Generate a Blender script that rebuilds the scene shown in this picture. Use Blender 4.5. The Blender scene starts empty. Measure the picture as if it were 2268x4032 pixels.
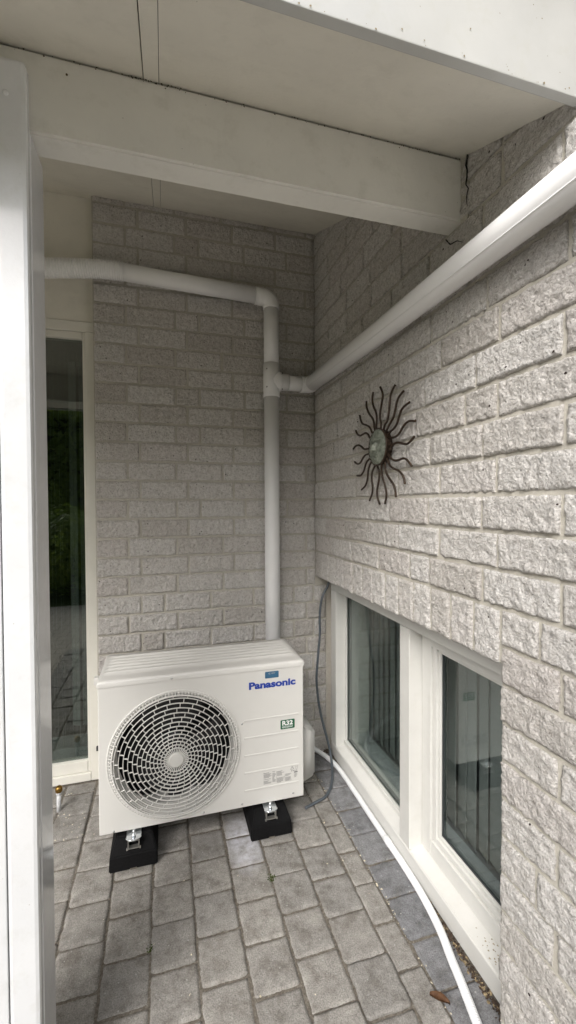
import bpy, bmesh, math, random
from mathutils import Vector, Matrix, noise
random.seed(7)
PI = math.pi
scene = bpy.context.scene
COL = scene.collection

# ------------------------------------------------------------------ camera
cam_d = bpy.data.cameras.new('camera'); cam = bpy.data.objects.new('camera', cam_d); COL.objects.link(cam)
cam_d.sensor_fit = 'VERTICAL'; cam_d.sensor_height = 36.0; cam_d.lens = 1699.37 / 4032 * 36.0
cam_d.clip_start = 0.02; cam_d.clip_end = 500
yaw, pit, rol = 0.2796, 0.0202, -0.0045
fw = Vector((math.sin(yaw) * math.cos(pit), math.cos(yaw) * math.cos(pit), -math.sin(pit)))
rt = Vector((math.cos(yaw), -math.sin(yaw), 0)); up = rt.cross(fw)
rt, up = rt * math.cos(rol) + up * math.sin(rol), -rt * math.sin(rol) + up * math.cos(rol)
M = Matrix((rt, up, -fw)).transposed().to_4x4(); M.translation = Vector((-0.8043, -2.2566, 1.3839))
cam.matrix_world = M
scene.camera = cam

# ------------------------------------------------------------------ sky, sun, exposure
SUN_EL, SUN_AZ = 40.0, 218.0          # azimuth clockwise from +Y: the sky opens behind the camera
w = bpy.data.worlds.new('World'); scene.world = w; w.use_nodes = True
nt = w.node_tree; nt.nodes.clear()
sky = nt.nodes.new('ShaderNodeTexSky'); sky.sky_type = 'NISHITA'; sky.sun_disc = False
sky.sun_elevation = math.radians(SUN_EL); sky.sun_rotation = math.radians(SUN_AZ)
sky.air_density = 1.0; sky.dust_density = 4.0; sky.ozone_density = 1.0
hs = nt.nodes.new('ShaderNodeHueSaturation'); hs.inputs['Saturation'].default_value = 0.42
bg = nt.nodes.new('ShaderNodeBackground'); bg.inputs['Strength'].default_value = 0.15
wo = nt.nodes.new('ShaderNodeOutputWorld')
nt.links.new(sky.outputs[0], hs.inputs['Color']); nt.links.new(hs.outputs[0], bg.inputs[0]); nt.links.new(bg.outputs[0], wo.inputs[0])
sd = bpy.data.lights.new('sun', 'SUN'); sd.energy = 1.0; sd.angle = math.radians(24); sd.color = (1.0, 0.985, 0.965)
so = bpy.data.objects.new('sun', sd); COL.objects.link(so)
a, e = math.radians(SUN_AZ), math.radians(SUN_EL)
sdir = Vector((math.sin(a) * math.cos(e), math.cos(a) * math.cos(e), math.sin(e)))
so.rotation_euler = sdir.to_track_quat('Z', 'Y').to_euler(); so.location = (-3, -6, 8)
vs = scene.view_settings; vs.view_transform = 'Standard'; vs.look = 'None'; vs.gamma = 1.0; vs.use_curve_mapping = False
vs.exposure = 0.90

# ------------------------------------------------------------------ materials
def new_mat(name):
    m = bpy.data.materials.new(name); m.use_nodes = True
    t = m.node_tree; b = t.nodes['Principled BSDF']
    return m, t, b
def ramp(t, fac, stops):
    r = t.nodes.new('ShaderNodeValToRGB'); cr = r.color_ramp
    while len(cr.elements) < len(stops): cr.elements.new(0.5)
    for el, (p, c) in zip(cr.elements, stops):
        el.position = p; el.color = (*c, 1) if len(c) == 3 else c
    t.links.new(fac, r.inputs[0]); return r.outputs[0]
def wpos(t):
    g = t.nodes.new('ShaderNodeNewGeometry'); return g.outputs['Position']
def noi(t, vec, scale, detail=4, rough=0.6):
    n = t.nodes.new('ShaderNodeTexNoise'); n.inputs['Scale'].default_value = scale
    n.inputs['Detail'].default_value = detail; n.inputs['Roughness'].default_value = rough
    if vec is not None: t.links.new(vec, n.inputs['Vector'])
    return n.outputs[0]
def vor(t, vec, scale, rnd=1.0):
    n = t.nodes.new('ShaderNodeTexVoronoi'); n.inputs['Scale'].default_value = scale; n.inputs['Randomness'].default_value = rnd
    t.links.new(vec, n.inputs['Vector']); return n
def mixc(t, fac, a, b, mode='MIX'):
    m = t.nodes.new('ShaderNodeMix'); m.data_type = 'RGBA'; m.blend_type = mode
    for s, v in ((m.inputs['Factor'], fac), (m.inputs[6], a), (m.inputs[7], b)):
        if isinstance(v, (int, float)): s.default_value = v
        elif isinstance(v, tuple): s.default_value = (*v, 1)
        else: t.links.new(v, s)
    return m.outputs[2]
def mth(t, op, a, b=0.0, clamp=False):
    m = t.nodes.new('ShaderNodeMath'); m.operation = op; m.use_clamp = clamp
    for s, v in zip(m.inputs, (a, b)):
        if isinstance(v, (int, float)): s.default_value = v
        else: t.links.new(v, s)
    return m.outputs[0]
def bump(t, b, hgt, strength, dist, prev=None):
    n = t.nodes.new('ShaderNodeBump'); n.inputs['Strength'].default_value = strength; n.inputs['Distance'].default_value = dist
    t.links.new(hgt, n.inputs['Height'])
    if prev is not None: t.links.new(prev, n.inputs['Normal'])
    t.links.new(n.outputs[0], b.inputs['Normal']); return n.outputs[0]
def orand(t):
    return t.nodes.new('ShaderNodeObjectInfo').outputs['Random']

def m_brick():
    m, t, b = new_mat('split_face_brick'); p = wpos(t)
    big = noi(t, p, 9, 3); mid = noi(t, p, 70, 4, 0.65); fin = noi(t, p, 330, 3, 0.7)
    c = ramp(t, mid, [(0.25, (0.59, 0.565, 0.54)), (0.5, (0.755, 0.735, 0.71)), (0.75, (0.86, 0.845, 0.825))])
    c = mixc(t, mth(t, 'MULTIPLY', big, 0.3), c, (0.57, 0.55, 0.52))
    f = ramp(t, fin, [(0.28, (0.66, 0.655, 0.65)), (0.46, (1, 1, 1)), (0.72, (1.15, 1.15, 1.15))])
    c = mixc(t, 0.9, c, f, 'MULTIPLY')
    relief_shade = ramp(t, noi(t, p, 115, 5, 0.72), [(0.33, (0.66, 0.64, 0.61)), (0.49, (1, 1, 1)), (0.7, (1.06, 1.06, 1.06))])  # relief shading put into the colour: bump lows darkened, highs lightened
    c = mixc(t, 0.9, c, relief_shade, 'MULTIPLY')
    tint = ramp(t, orand(t), [(0.0, (0.83, 0.81, 0.79)), (0.3, (0.96, 0.95, 0.94)), (0.7, (1, 1, 1)), (1.0, (0.91, 0.885, 0.875))])
    c = mixc(t, 1.0, c, tint, 'MULTIPLY')
    sx = t.nodes.new('ShaderNodeSeparateXYZ'); t.links.new(p, sx.inputs[0])
    gz = mth(t, 'MULTIPLY', mth(t, 'SUBTRACT', 0.22, sx.outputs[2], True), 3.0)          # splash dirt above the paving
    c = mixc(t, mth(t, 'MULTIPLY', gz, noi(t, p, 22, 4)), c, (0.33, 0.31, 0.27))
    v = vor(t, p, 27); sp = mth(t, 'LESS_THAN', v.outputs['Distance'], 0.085)
    keep = mth(t, 'GREATER_THAN', mth(t, 'FRACT', mth(t, 'MULTIPLY', v.outputs['Color'], 7.31)), 0.66)
    c = mixc(t, mth(t, 'MULTIPLY', sp, keep), c, (0.07, 0.055, 0.05))
    t.links.new(c, b.inputs['Base Color']); b.inputs['Roughness'].default_value = 1.0; b.inputs['Specular IOR Level'].default_value = 0.05
    vb = t.nodes.new('ShaderNodeTexVoronoi'); vb.feature = 'SMOOTH_F1'; vb.inputs['Scale'].default_value = 140; vb.inputs['Smoothness'].default_value = 0.6
    t.links.new(p, vb.inputs['Vector'])
    h = mth(t, 'ADD', mth(t, 'MULTIPLY', noi(t, p, 115, 5, 0.72), 1.6), mth(t, 'SUBTRACT', mth(t, 'MULTIPLY', fin, 0.45), mth(t, 'MULTIPLY', vb.outputs['Distance'], 0.7)))
    bump(t, b, h, 1.0, 0.0068); return m
def m_mortar():
    m, t, b = new_mat('sandy_mortar'); p = wpos(t)
    c = ramp(t, noi(t, p, 160, 4, 0.7), [(0.3, (0.45, 0.422, 0.365)), (0.7, (0.60, 0.572, 0.505))])
    c = mixc(t, mth(t, 'MULTIPLY', noi(t, p, 6, 2), 0.5), c, (0.50, 0.475, 0.415))
    t.links.new(c, b.inputs['Base Color']); b.inputs['Roughness'].default_value = 0.95
    bump(t, b, noi(t, p, 260, 4, 0.7), 0.7, 0.003); return m
def m_paint(name, col, rough=0.35, spec=0.5, peel=0.12, dirt=0.0, coat=0.0):
    m, t, b = new_mat(name); p = wpos(t)
    c2 = tuple(x * 0.93 for x in col)
    c = ramp(t, noi(t, p, 5, 4), [(0.35, c2), (0.65, col)])
    if dirt:
        sp = vor(t, p, 38); d = mth(t, 'LESS_THAN', sp.outputs['Distance'], 0.05)
        kp = mth(t, 'GREATER_THAN', mth(t, 'FRACT', mth(t, 'MULTIPLY', sp.outputs['Color'], 5.7)), 0.8)
        c = mixc(t, mth(t, 'MULTIPLY', mth(t, 'MULTIPLY', d, kp), 0.55 * dirt), c, (0.20, 0.19, 0.14))
        gr = mth(t, 'MULTIPLY', mth(t, 'SUBTRACT', noi(t, p, 17, 5, 0.7), 0.52, True), 1.3 * dirt)
        c = mixc(t, gr, c, (0.42, 0.41, 0.33))
    t.links.new(c, b.inputs['Base Color']); b.inputs['Roughness'].default_value = rough; b.inputs['Specular IOR Level'].default_value = spec
    b.inputs['Coat Weight'].default_value = coat; b.inputs['Coat Roughness'].default_value = 0.08
    if peel: bump(t, b, noi(t, p, 120, 3, 0.6), peel, 0.002)
    return m
def m_plain(name, col, rough=0.5, metal=0.0, spec=0.5, var=0.08, scale=40, bmp=0.0, bs=200):
    m, t, b = new_mat(name); p = wpos(t)
    c = ramp(t, noi(t, p, scale, 4), [(0.3, tuple(x * (1 - var) for x in col)), (0.7, tuple(min(1, x * (1 + var)) for x in col))])
    t.links.new(c, b.inputs['Base Color']); b.inputs['Roughness'].default_value = rough; b.inputs['Metallic'].default_value = metal
    b.inputs['Specular IOR Level'].default_value = spec
    if bmp: bump(t, b, noi(t, p, bs, 4, 0.65), bmp, 0.002)
    return m
def m_paver(name, lo, hi, warm):
    m, t, b = new_mat(name); p = wpos(t)
    c = ramp(t, noi(t, p, 34, 5, 0.65), [(0.25, lo), (0.75, hi)])
    c = mixc(t, mth(t, 'MULTIPLY', noi(t, p, 7, 3), 0.6), c, warm)
    f = ramp(t, noi(t, p, 260, 4, 0.75), [(0.34, (0.55, 0.55, 0.55)), (0.5, (1, 1, 1)), (0.72, (1.35, 1.35, 1.33))])
    c = mixc(t, 0.85, c, f, 'MULTIPLY')
    blotch = ramp(t, noi(t, p, 16, 6, 0.7), [(0.36, (0.68, 0.66, 0.64)), (0.5, (1, 1, 1)), (0.66, (1.22, 1.22, 1.22))])
    c = mixc(t, 0.9, c, blotch, 'MULTIPLY')
    tint = ramp(t, orand(t), [(0, (0.88, 0.88, 0.88)), (0.5, (1, 0.99, 0.975)), (1, (1.10, 1.09, 1.07))])
    c = mixc(t, 1.0, c, tint, 'MULTIPLY')
    # lime bloom washed out in front of the mount
    sx = t.nodes.new('ShaderNodeSeparateXYZ'); t.links.new(p, sx.inputs[0])
    dx = mth(t, 'DIVIDE', mth(t, 'ADD', sx.outputs[0], 0.505), 0.075); dy = mth(t, 'DIVIDE', mth(t, 'ADD', sx.outputs[1], 0.53), 0.17)
    r2 = mth(t, 'ADD', mth(t, 'MULTIPLY', dx, dx), mth(t, 'MULTIPLY', dy, dy))
    st = mth(t, 'MULTIPLY', mth(t, 'SUBTRACT', 1.15, r2, True), mth(t, 'MULTIPLY', mth(t, 'SUBTRACT', noi(t, p, 30, 4), 0.22, True), 2.6), True)
    c = mixc(t, st, c, (0.62, 0.62, 0.66))
    v = vor(t, p, 55); sp = mth(t, 'LESS_THAN', v.outputs['Distance'], 0.13)
    kp = mth(t, 'GREATER_THAN', mth(t, 'FRACT', mth(t, 'MULTIPLY', v.outputs['Color'], 6.1)), 0.72)
    c = mixc(t, mth(t, 'MULTIPLY', sp, kp), c, (0.40, 0.40, 0.38))
    t.links.new(c, b.inputs['Base Color']); b.inputs['Roughness'].default_value = 0.88; b.inputs['Specular IOR Level'].default_value = 0.3
    bump(t, b, mth(t, 'ADD', noi(t, p, 190, 5, 0.7), mth(t, 'MULTIPLY', noi(t, p, 600, 2), 0.4)), 0.8, 0.0045); return m
def m_soil():
    m, t, b = new_mat('joint_sand'); p = wpos(t)
    c = ramp(t, noi(t, p, 120, 5, 0.7), [(0.3, (0.09, 0.075, 0.06)), (0.55, (0.18, 0.16, 0.132)), (0.75, (0.36, 0.335, 0.285))])
    t.links.new(c, b.inputs['Base Color']); b.inputs['Roughness'].default_value = 0.95
    bump(t, b, noi(t, p, 300, 4), 0.9, 0.004); return m
def m_glass(name, tint, ior):
    m, t, b = new_mat(name); t.nodes.remove(b); out = t.nodes['Material Output']
    tr = t.nodes.new('ShaderNodeBsdfTransparent'); tr.inputs[0].default_value = (*tint, 1)
    gl = t.nodes.new('ShaderNodeBsdfGlossy'); gl.inputs['Roughness'].default_value = 0.004; gl.inputs['Color'].default_value = (0.93, 0.97, 0.95, 1)
    ge = t.nodes.new('ShaderNodeNewGeometry'); vd = t.nodes.new('ShaderNodeVectorMath'); vd.operation = 'DOT_PRODUCT'
    t.links.new(ge.outputs['Normal'], vd.inputs[0]); t.links.new(ge.outputs['Incoming'], vd.inputs[1])
    om = mth(t, 'SUBTRACT', 1.0, mth(t, 'ABSOLUTE', vd.outputs['Value']), True)
    fac = mth(t, 'ADD', mth(t, 'MULTIPLY', mth(t, 'POWER', om, 5.0), 1.0 - ior), ior, True)
    n = t.nodes.new('ShaderNodeTexNoise'); n.inputs['Scale'].default_value = 3.0; t.links.new(wpos(t), n.inputs['Vector'])
    bp = t.nodes.new('ShaderNodeBump'); bp.inputs['Strength'].default_value = 0.02; bp.inputs['Distance'].default_value = 0.01
    t.links.new(n.outputs[0], bp.inputs['Height']); t.links.new(bp.outputs[0], gl.inputs['Normal'])
    mx = t.nodes.new('ShaderNodeMixShader'); t.links.new(fac, mx.inputs[0]); t.links.new(tr.outputs[0], mx.inputs[1]); t.links.new(gl.outputs[0], mx.inputs[2])
    t.links.new(mx.outputs[0], out.inputs[0]); return m
def m_leaf(name, lo, hi):
    m, t, b = new_mat(name); p = wpos(t)
    c = ramp(t, noi(t, p, 9, 4), [(0.3, lo), (0.7, hi)]); t.links.new(c, b.inputs['Base Color'])
    b.inputs['Roughness'].default_value = 0.55
    tl = t.nodes.new('ShaderNodeBsdfTranslucent'); t.links.new(mixc(t, 1.0, c, (1.5, 1.6, 0.9), 'MULTIPLY'), tl.inputs[0])
    mx = t.nodes.new('ShaderNodeMixShader'); mx.inputs[0].default_value = 0.45
    t.links.new(b.outputs[0], mx.inputs[1]); t.links.new(tl.outputs[0], mx.inputs[2]); t.links.new(mx.outputs[0], t.nodes['Material Output'].inputs[0]); return m
def m_rust():
    m, t, b = new_mat('rusty_iron'); p = wpos(t)
    c = ramp(t, noi(t, p, 90, 5, 0.7), [(0.3, (0.028, 0.019, 0.013)), (0.55, (0.052, 0.033, 0.021)), (0.75, (0.10, 0.06, 0.034))])
    t.links.new(c, b.inputs['Base Color']); b.inputs['Metallic'].default_value = 0.35; b.inputs['Roughness'].default_value = 0.5
    bump(t, b, noi(t, p, 400, 3), 0.4, 0.002); return m
def m_patina():
    m, t, b = new_mat('weathered_patina'); p = wpos(t)
    c = ramp(t, noi(t, p, 60, 5, 0.7), [(0.3, (0.10, 0.11, 0.088)), (0.5, (0.21, 0.235, 0.195)), (0.72, (0.36, 0.38, 0.32))])
    t.links.new(c, b.inputs['Base Color']); b.inputs['Roughness'].default_value = 0.6; b.inputs['Metallic'].default_value = 0.2
    bump(t, b, noi(t, p, 350, 4), 0.5, 0.002); return m

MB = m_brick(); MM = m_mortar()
CREAM = m_paint('cream_gloss_paint', (0.80, 0.79, 0.735), 0.33, 0.5, 0.16, 0.8)
SOFF = m_paint('cream_soffit_paint', (0.78, 0.755, 0.675), 0.6, 0.35, 0.22, 0.6)
WHITE = m_paint('white_gloss_paint', (0.75, 0.765, 0.78), 0.10, 0.55, 0.14, 0.6, 0.4)
WFRAME = m_paint('window_frame_paint', (0.68, 0.675, 0.645), 0.32, 0.5, 0.05, 0.45)
DUCT = m_plain('white_duct_plastic', (0.87, 0.87, 0.875), 0.38, 0, 0.5, 0.02, 12)
ACW = m_plain('ivory_powder_coat', (0.665, 0.658, 0.63), 0.36, 0, 0.5, 0.015, 10, 0.05, 500)
ACDARK = m_plain('dark_interior', (0.012, 0.012, 0.013), 0.6)
BLADE = m_plain('black_fan_plastic', (0.022, 0.022, 0.024), 0.25)
RUBBER = m_plain('black_rubber', (0.006, 0.006, 0.0065), 0.8, 0, 0.15, 0.25, 120, 0.35, 260)
ZINC = m_plain('zinc_plate', (0.72, 0.75, 0.78), 0.16, 1.0, 0.5, 0.05)
ALU = m_plain('aluminium_rail', (0.62, 0.61, 0.58), 0.42, 0.9)
SCREW = m_plain('steel_screw', (0.55, 0.55, 0.55), 0.3, 1.0)
DSCREW = m_plain('dark_screw', (0.09, 0.09, 0.09), 0.5, 0.6)
BLUE = m_plain('logo_blue', (0.008, 0.045, 0.33), 0.4, 0, 0.5, 0.02)
STBLUE = m_plain('sticker_blue', (0.035, 0.12, 0.22), 0.35, 0, 0.5, 0.12, 60)
GREEN = m_plain('sticker_green', (0.006, 0.10, 0.045), 0.35, 0, 0.5, 0.02)
PRINTW = m_plain('white_print', (0.82, 0.83, 0.82), 0.45)
PRINTG = m_plain('grey_print', (0.30, 0.33, 0.35), 0.45)
PRINTK = m_plain('label_print', (0.20, 0.20, 0.20), 0.5)
LABELP = m_plain('label_paper', (0.66, 0.66, 0.64), 0.4)
CABLE = m_plain('grey_cable_sheath', (0.085, 0.10, 0.115), 0.45, 0, 0.5, 0.06)
HOSE = m_plain('white_hose_plastic', (0.80, 0.81, 0.82), 0.42, 0, 0.5, 0.03)
BRASS = m_plain('dull_brass', (0.26, 0.155, 0.04), 0.35, 0.9, 0.5, 0.35, 150)
PVCG = m_plain('grubby_white_plastic', (0.55, 0.56, 0.57), 0.5, 0, 0.5, 0.25, 90)
PAV = m_paver('concrete_paver', (0.24, 0.23, 0.216), (0.365, 0.353, 0.335), (0.30, 0.286, 0.264))
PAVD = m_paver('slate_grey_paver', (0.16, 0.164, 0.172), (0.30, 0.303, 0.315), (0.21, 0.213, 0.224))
SOIL = m_soil()
GLASS = m_glass('window_glass', (0.82, 0.85, 0.843), 0.085)
GLASSD = m_glass('door_glass', (0.60, 0.64, 0.62), 0.13)
RUST = m_rust(); PATINA = m_patina()
PLASTER = m_plain('plaster', (0.60, 0.60, 0.57), 0.8)
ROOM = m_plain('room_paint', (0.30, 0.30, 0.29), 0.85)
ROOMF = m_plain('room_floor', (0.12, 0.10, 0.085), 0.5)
SLAT = m_plain('blind_fabric', (0.40, 0.42, 0.415), 0.8, 0, 0.3, 0.05, 300)
THREAD = m_plain('grey_thread', (0.24, 0.25, 0.24), 0.8)
STONE = m_plain('sill_stone', (0.50, 0.52, 0.53), 0.25, 0, 0.5, 0.2, 9)
GASKET = m_plain('dark_gasket', (0.035, 0.04, 0.042), 0.5)
ROOFM = m_plain('roof_felt', (0.06, 0.06, 0.062), 0.9)
GRASS = m_plain('lawn', (0.055, 0.085, 0.025), 0.9, 0, 0.2, 0.5, 6)
LEAFA = m_leaf('hedge_leaf', (0.06, 0.105, 0.02), (0.21, 0.27, 0.05))
LEAFB = m_leaf('shrub_leaf', (0.08, 0.14, 0.035), (0.25, 0.31, 0.07))
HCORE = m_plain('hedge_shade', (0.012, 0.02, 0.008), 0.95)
BARK = m_plain('bark', (0.08, 0.06, 0.045), 0.9)
LITTER = m_plain('dry_litter', (0.25, 0.195, 0.115), 0.85, 0, 0.3, 0.7, 220)
LITTERD = m_plain('dark_litter', (0.06, 0.042, 0.03), 0.9, 0, 0.3, 0.6, 220)
PETAL = m_plain('pale_petal', (0.66, 0.60, 0.46), 0.8, 0, 0.3, 0.25, 200)
LEAFD = m_plain('brown_dry_leaf', (0.17, 0.085, 0.042), 0.65, 0, 0.4, 0.3, 120)
MOSS = m_plain('green_moss', (0.06, 0.085, 0.02), 0.95, 0, 0.2, 0.5, 300)
CRACK = m_plain('crack_shadow_gap', (0.02, 0.018, 0.015), 1.0)

# ------------------------------------------------------------------ helpers
def link(name, me, mat, parent=None, loc=None, rot=None, smooth=False):
    if isinstance(me, bmesh.types.BMesh):
        b = me; me = bpy.data.meshes.new(name); b.to_mesh(me); b.free()
    if mat is not None and not me.materials: me.materials.append(mat)
    if smooth:
        for p in me.polygons: p.use_smooth = True
    o = bpy.data.objects.new(name, me); COL.objects.link(o)
    if loc is not None: o.location = loc
    if rot is not None: o.rotation_euler = rot
    if parent is not None: o.parent = parent
    return o
def tag(o, label, cat, group=None):
    o['label'] = label; o['category'] = cat
    if group: o['group'] = group
    return o
def thing(name, label, cat, loc=(0, 0, 0), rot=(0, 0, 0), group=None):
    o = bpy.data.objects.new(name, None); COL.objects.link(o); o.location = loc; o.rotation_euler = rot
    o.empty_display_size = 0.1
    return tag(o, label, cat, group)
def structure(o): o['kind'] = 'structure'; return o
def bbox(b, lo, hi, bev=0.0, seg=2):
    r = bmesh.ops.create_cube(b, size=1.0)
    vsx = r['verts']
    for v in vsx:
        v.co = Vector([lo[i] + (v.co[i] + 0.5) * (hi[i] - lo[i]) for i in range(3)])
    if bev:
        es = {e for v in vsx for e in v.link_edges}
        bmesh.ops.bevel(b, geom=list(es), offset=bev, segments=seg, affect='EDGES', profile=0.6)
def box(name, lo, hi, mat, parent=None, bev=0.0, seg=2):
    b = bmesh.new(); bbox(b, lo, hi, bev, seg)
    return link(name, b, mat, parent, smooth=False)
def sweep(b, pts, rads, n=16, cap=True, up=Vector((0, 0, 1)), sx=1.0, sy=1.0):
    pts = [Vector(p) for p in pts]
    if isinstance(rads, (int, float)): rads = [rads] * len(pts)
    rings = []; prev = None
    for i, p in enumerate(pts):
        d = (pts[min(i + 1, len(pts) - 1)] - pts[max(i - 1, 0)]).normalized()
        if prev is None:
            u = up if abs(d.dot(up)) < 0.95 else Vector((1, 0, 0))
            x = d.cross(u).normalized()
        else:
            x = (prev - d * prev.dot(d)).normalized()
        y = x.cross(d).normalized(); prev = x
        rings.append([b.verts.new(p + (x * math.cos(2 * PI * k / n) * sx + y * math.sin(2 * PI * k / n) * sy) * rads[i]) for k in range(n)])
    for r0, r1 in zip(rings, rings[1:]):
        for k in range(n):
            b.faces.new((r0[k], r0[(k + 1) % n], r1[(k + 1) % n], r1[k]))
    if cap:
        b.faces.new(list(reversed(rings[0]))); b.faces.new(rings[-1])
    bmesh.ops.recalc_face_normals(b, faces=b.faces)
def tube(name, pts, rads, mat, parent=None, n=16, **k):
    b = bmesh.new(); sweep(b, pts, rads, n, **k)
    o = link(name, b, mat, parent)
    for p in o.data.polygons: p.use_smooth = len(p.vertices) == 4
    return o
def catmull(pts, sub=8):
    P = [Vector(p) for p in pts]; out = []
    for i in range(len(P) - 1):
        p0, p1, p2, p3 = P[max(i - 1, 0)], P[i], P[i + 1], P[min(i + 2, len(P) - 1)]
        for s in range(sub):
            t = s / sub
            out.append(0.5 * ((2 * p1) + (p2 - p0) * t + (2 * p0 - 5 * p1 + 4 * p2 - p3) * t * t + (3 * p1 - p0 - 3 * p2 + p3) * t ** 3))
    out.append(P[-1]); return out
def text_obj(name, s, size_w, size_h, mat, parent, loc, rot=(PI / 2, 0, 0), fat=0.0, depth=0.0004, shear=0.0):
    c = bpy.data.curves.new(name, 'FONT'); c.body = s; c.size = 1.0; c.extrude = 0.001; c.offset = fat; c.shear = shear; c.resolution_u = 6
    t = bpy.data.objects.new(name, c); COL.objects.link(t)
    bpy.context.view_layer.update()
    me = bpy.data.meshes.new_from_object(t.evaluated_get(bpy.context.evaluated_depsgraph_get()))
    bpy.data.objects.remove(t); bpy.data.curves.remove(c)
    xs = [v.co.x for v in me.vertices]; ys = [v.co.y for v in me.vertices]
    x0, x1, y0, y1 = min(xs), max(xs), min(ys), max(ys)
    for v in me.vertices:
        v.co.x = (v.co.x - x0) / (x1 - x0) * size_w; v.co.y = (v.co.y - y0) / (y1 - y0) * size_h
        v.co.z = depth if v.co.z > 0 else 0
    me.materials.clear()
    return link(name, me, mat, parent, loc, rot)
def rounded_card(name, x0, x1, z0, z1, y, r, mat, parent, th=0.0006):
    b = bmesh.new(); pts = []
    for cx, cz, a0 in ((x1 - r, z1 - r, 0), (x0 + r, z1 - r, 90), (x0 + r, z0 + r, 180), (x1 - r, z0 + r, 270)):
        for k in range(6):
            a = math.radians(a0 + 18 * k); pts.append((cx + r * math.cos(a), cz + r * math.sin(a)))
    f = b.faces.new([b.verts.new((px, y, pz)) for px, pz in pts])
    g = bmesh.ops.extrude_face_region(b, geom=[f])
    for v in g['geom']:
        if isinstance(v, bmesh.types.BMVert): v.co.y -= th
    bmesh.ops.recalc_face_normals(b, faces=b.faces)
    return link(name, b, mat, parent)

# ------------------------------------------------------------------ brick pieces
CP = 0.0947                       # course height
Z0 = 14.83 * CP                   # height of bed joint number 0
JT = 0.011                        # joint width
def zrow(k): return Z0 + k * CP
def brick_mesh(L, H, D, seed, nx, nz):
    """local x along the wall, z up, rough face towards -y"""
    b = bmesh.new(); off = Vector((seed * 13.7, seed * 5.1, seed * 3.3)); g = []
    for j in range(nz + 1):
        row = []
        for i in range(nx + 1):
            u, v = i / nx, j / nz
            x, z = (u - .5) * L, (v - .5) * H
            q = Vector((x, 0, z)) + off
            ed = min(u * L, (1 - u) * L, v * H, (1 - v) * H)
            chunk = noise.fractal(q * 52, 0.75, 2.1, 4) * 0.0044 + noise.noise(q * 160) * 0.0015
            y = -0.004 - chunk - 0.0015 * noise.noise(q * 14)
            fall = max(0.0, 1 - ed / 0.005)
            y += fall ** 1.7 * (0.0045 + 0.003 * noise.noise(q * 60))
            y = min(y, 0.004)
            if ed < 1e-6:
                w1 = noise.noise(q * 45 + Vector((9, 9, 9))) * 0.0034
                if i in (0, nx): x += w1
                if j in (0, nz): z += w1
            row.append(b.verts.new((x, y, z)))
        g.append(row)
    for j in range(nz):
        for i in range(nx):
            b.faces.new((g[j][i], g[j][i + 1], g[j + 1][i + 1], g[j + 1][i]))
    per = g[0][:] + [g[j][nx] for j in range(1, nz + 1)] + [g[nz][i] for i in range(nx - 1, -1, -1)] + [g[j][0] for j in range(nz - 1, 0, -1)]
    back = [b.verts.new((v.co.x, D, v.co.z)) for v in per]
    n = len(per)
    for k in range(n): b.faces.new((per[(k + 1) % n], per[k], back[k], back[(k + 1) % n]))
    b.faces.new(back)
    bmesh.ops.recalc_face_normals(b, faces=b.faces)
    me = bpy.data.meshes.new('brick'); b.to_mesh(me); b.free()
    for p in me.polygons: p.use_smooth = len(p.vertices) == 4 and abs(p.normal.y) > 0.3
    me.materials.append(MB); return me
FULLL, HALFL, BH = 0.234 - JT, 0.117 - JT, CP - JT
FULL = [brick_mesh(FULLL, BH, 0.06, s, 46, 17) for s in range(9)]
HALF = [brick_mesh(HALFL, BH, 0.06, 40 + s, 23, 17) for s in range(5)]
SOLD = [brick_mesh(0.0975 - JT, 0.134, 0.06, 70 + s, 17, 26) for s in range(6)]
def put_brick(parent, along, c, z, L, flip=False):
    """along: 'x' back wall, 'y' right wall; c centre, L face length"""
    ref = FULL if L > 0.165 else HALF
    me = random.choice(ref); Lr = FULLL if ref is FULL else HALFL
    jit = random.uniform(-0.0022, 0.0022)
    if along == 'x': o = link('brick', me, None, parent, (c, jit, z))
    else: o = link('brick', me, None, parent, (jit, c, z), (0, 0, -PI / 2))
    s = L / Lr; up = random.choice((0, 1))
    o.scale = (s, 1, 1)
    if up: o.rotation_euler.rotate_axis('Y', PI)
    return o
def course(parent, along, joints, z):
    for a0, a1 in zip(joints, joints[1:]):
        L = abs(a1 - a0) - JT * random.uniform(0.85, 1.15)
        if L < 0.02: continue
        put_brick(parent, along, (a0 + a1) / 2, z + CP / 2 + random.uniform(-.001, .001), L)

SOFZ = lambda y: 2.85 + 0.42 * y        # underside of the sloping soffit

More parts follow.
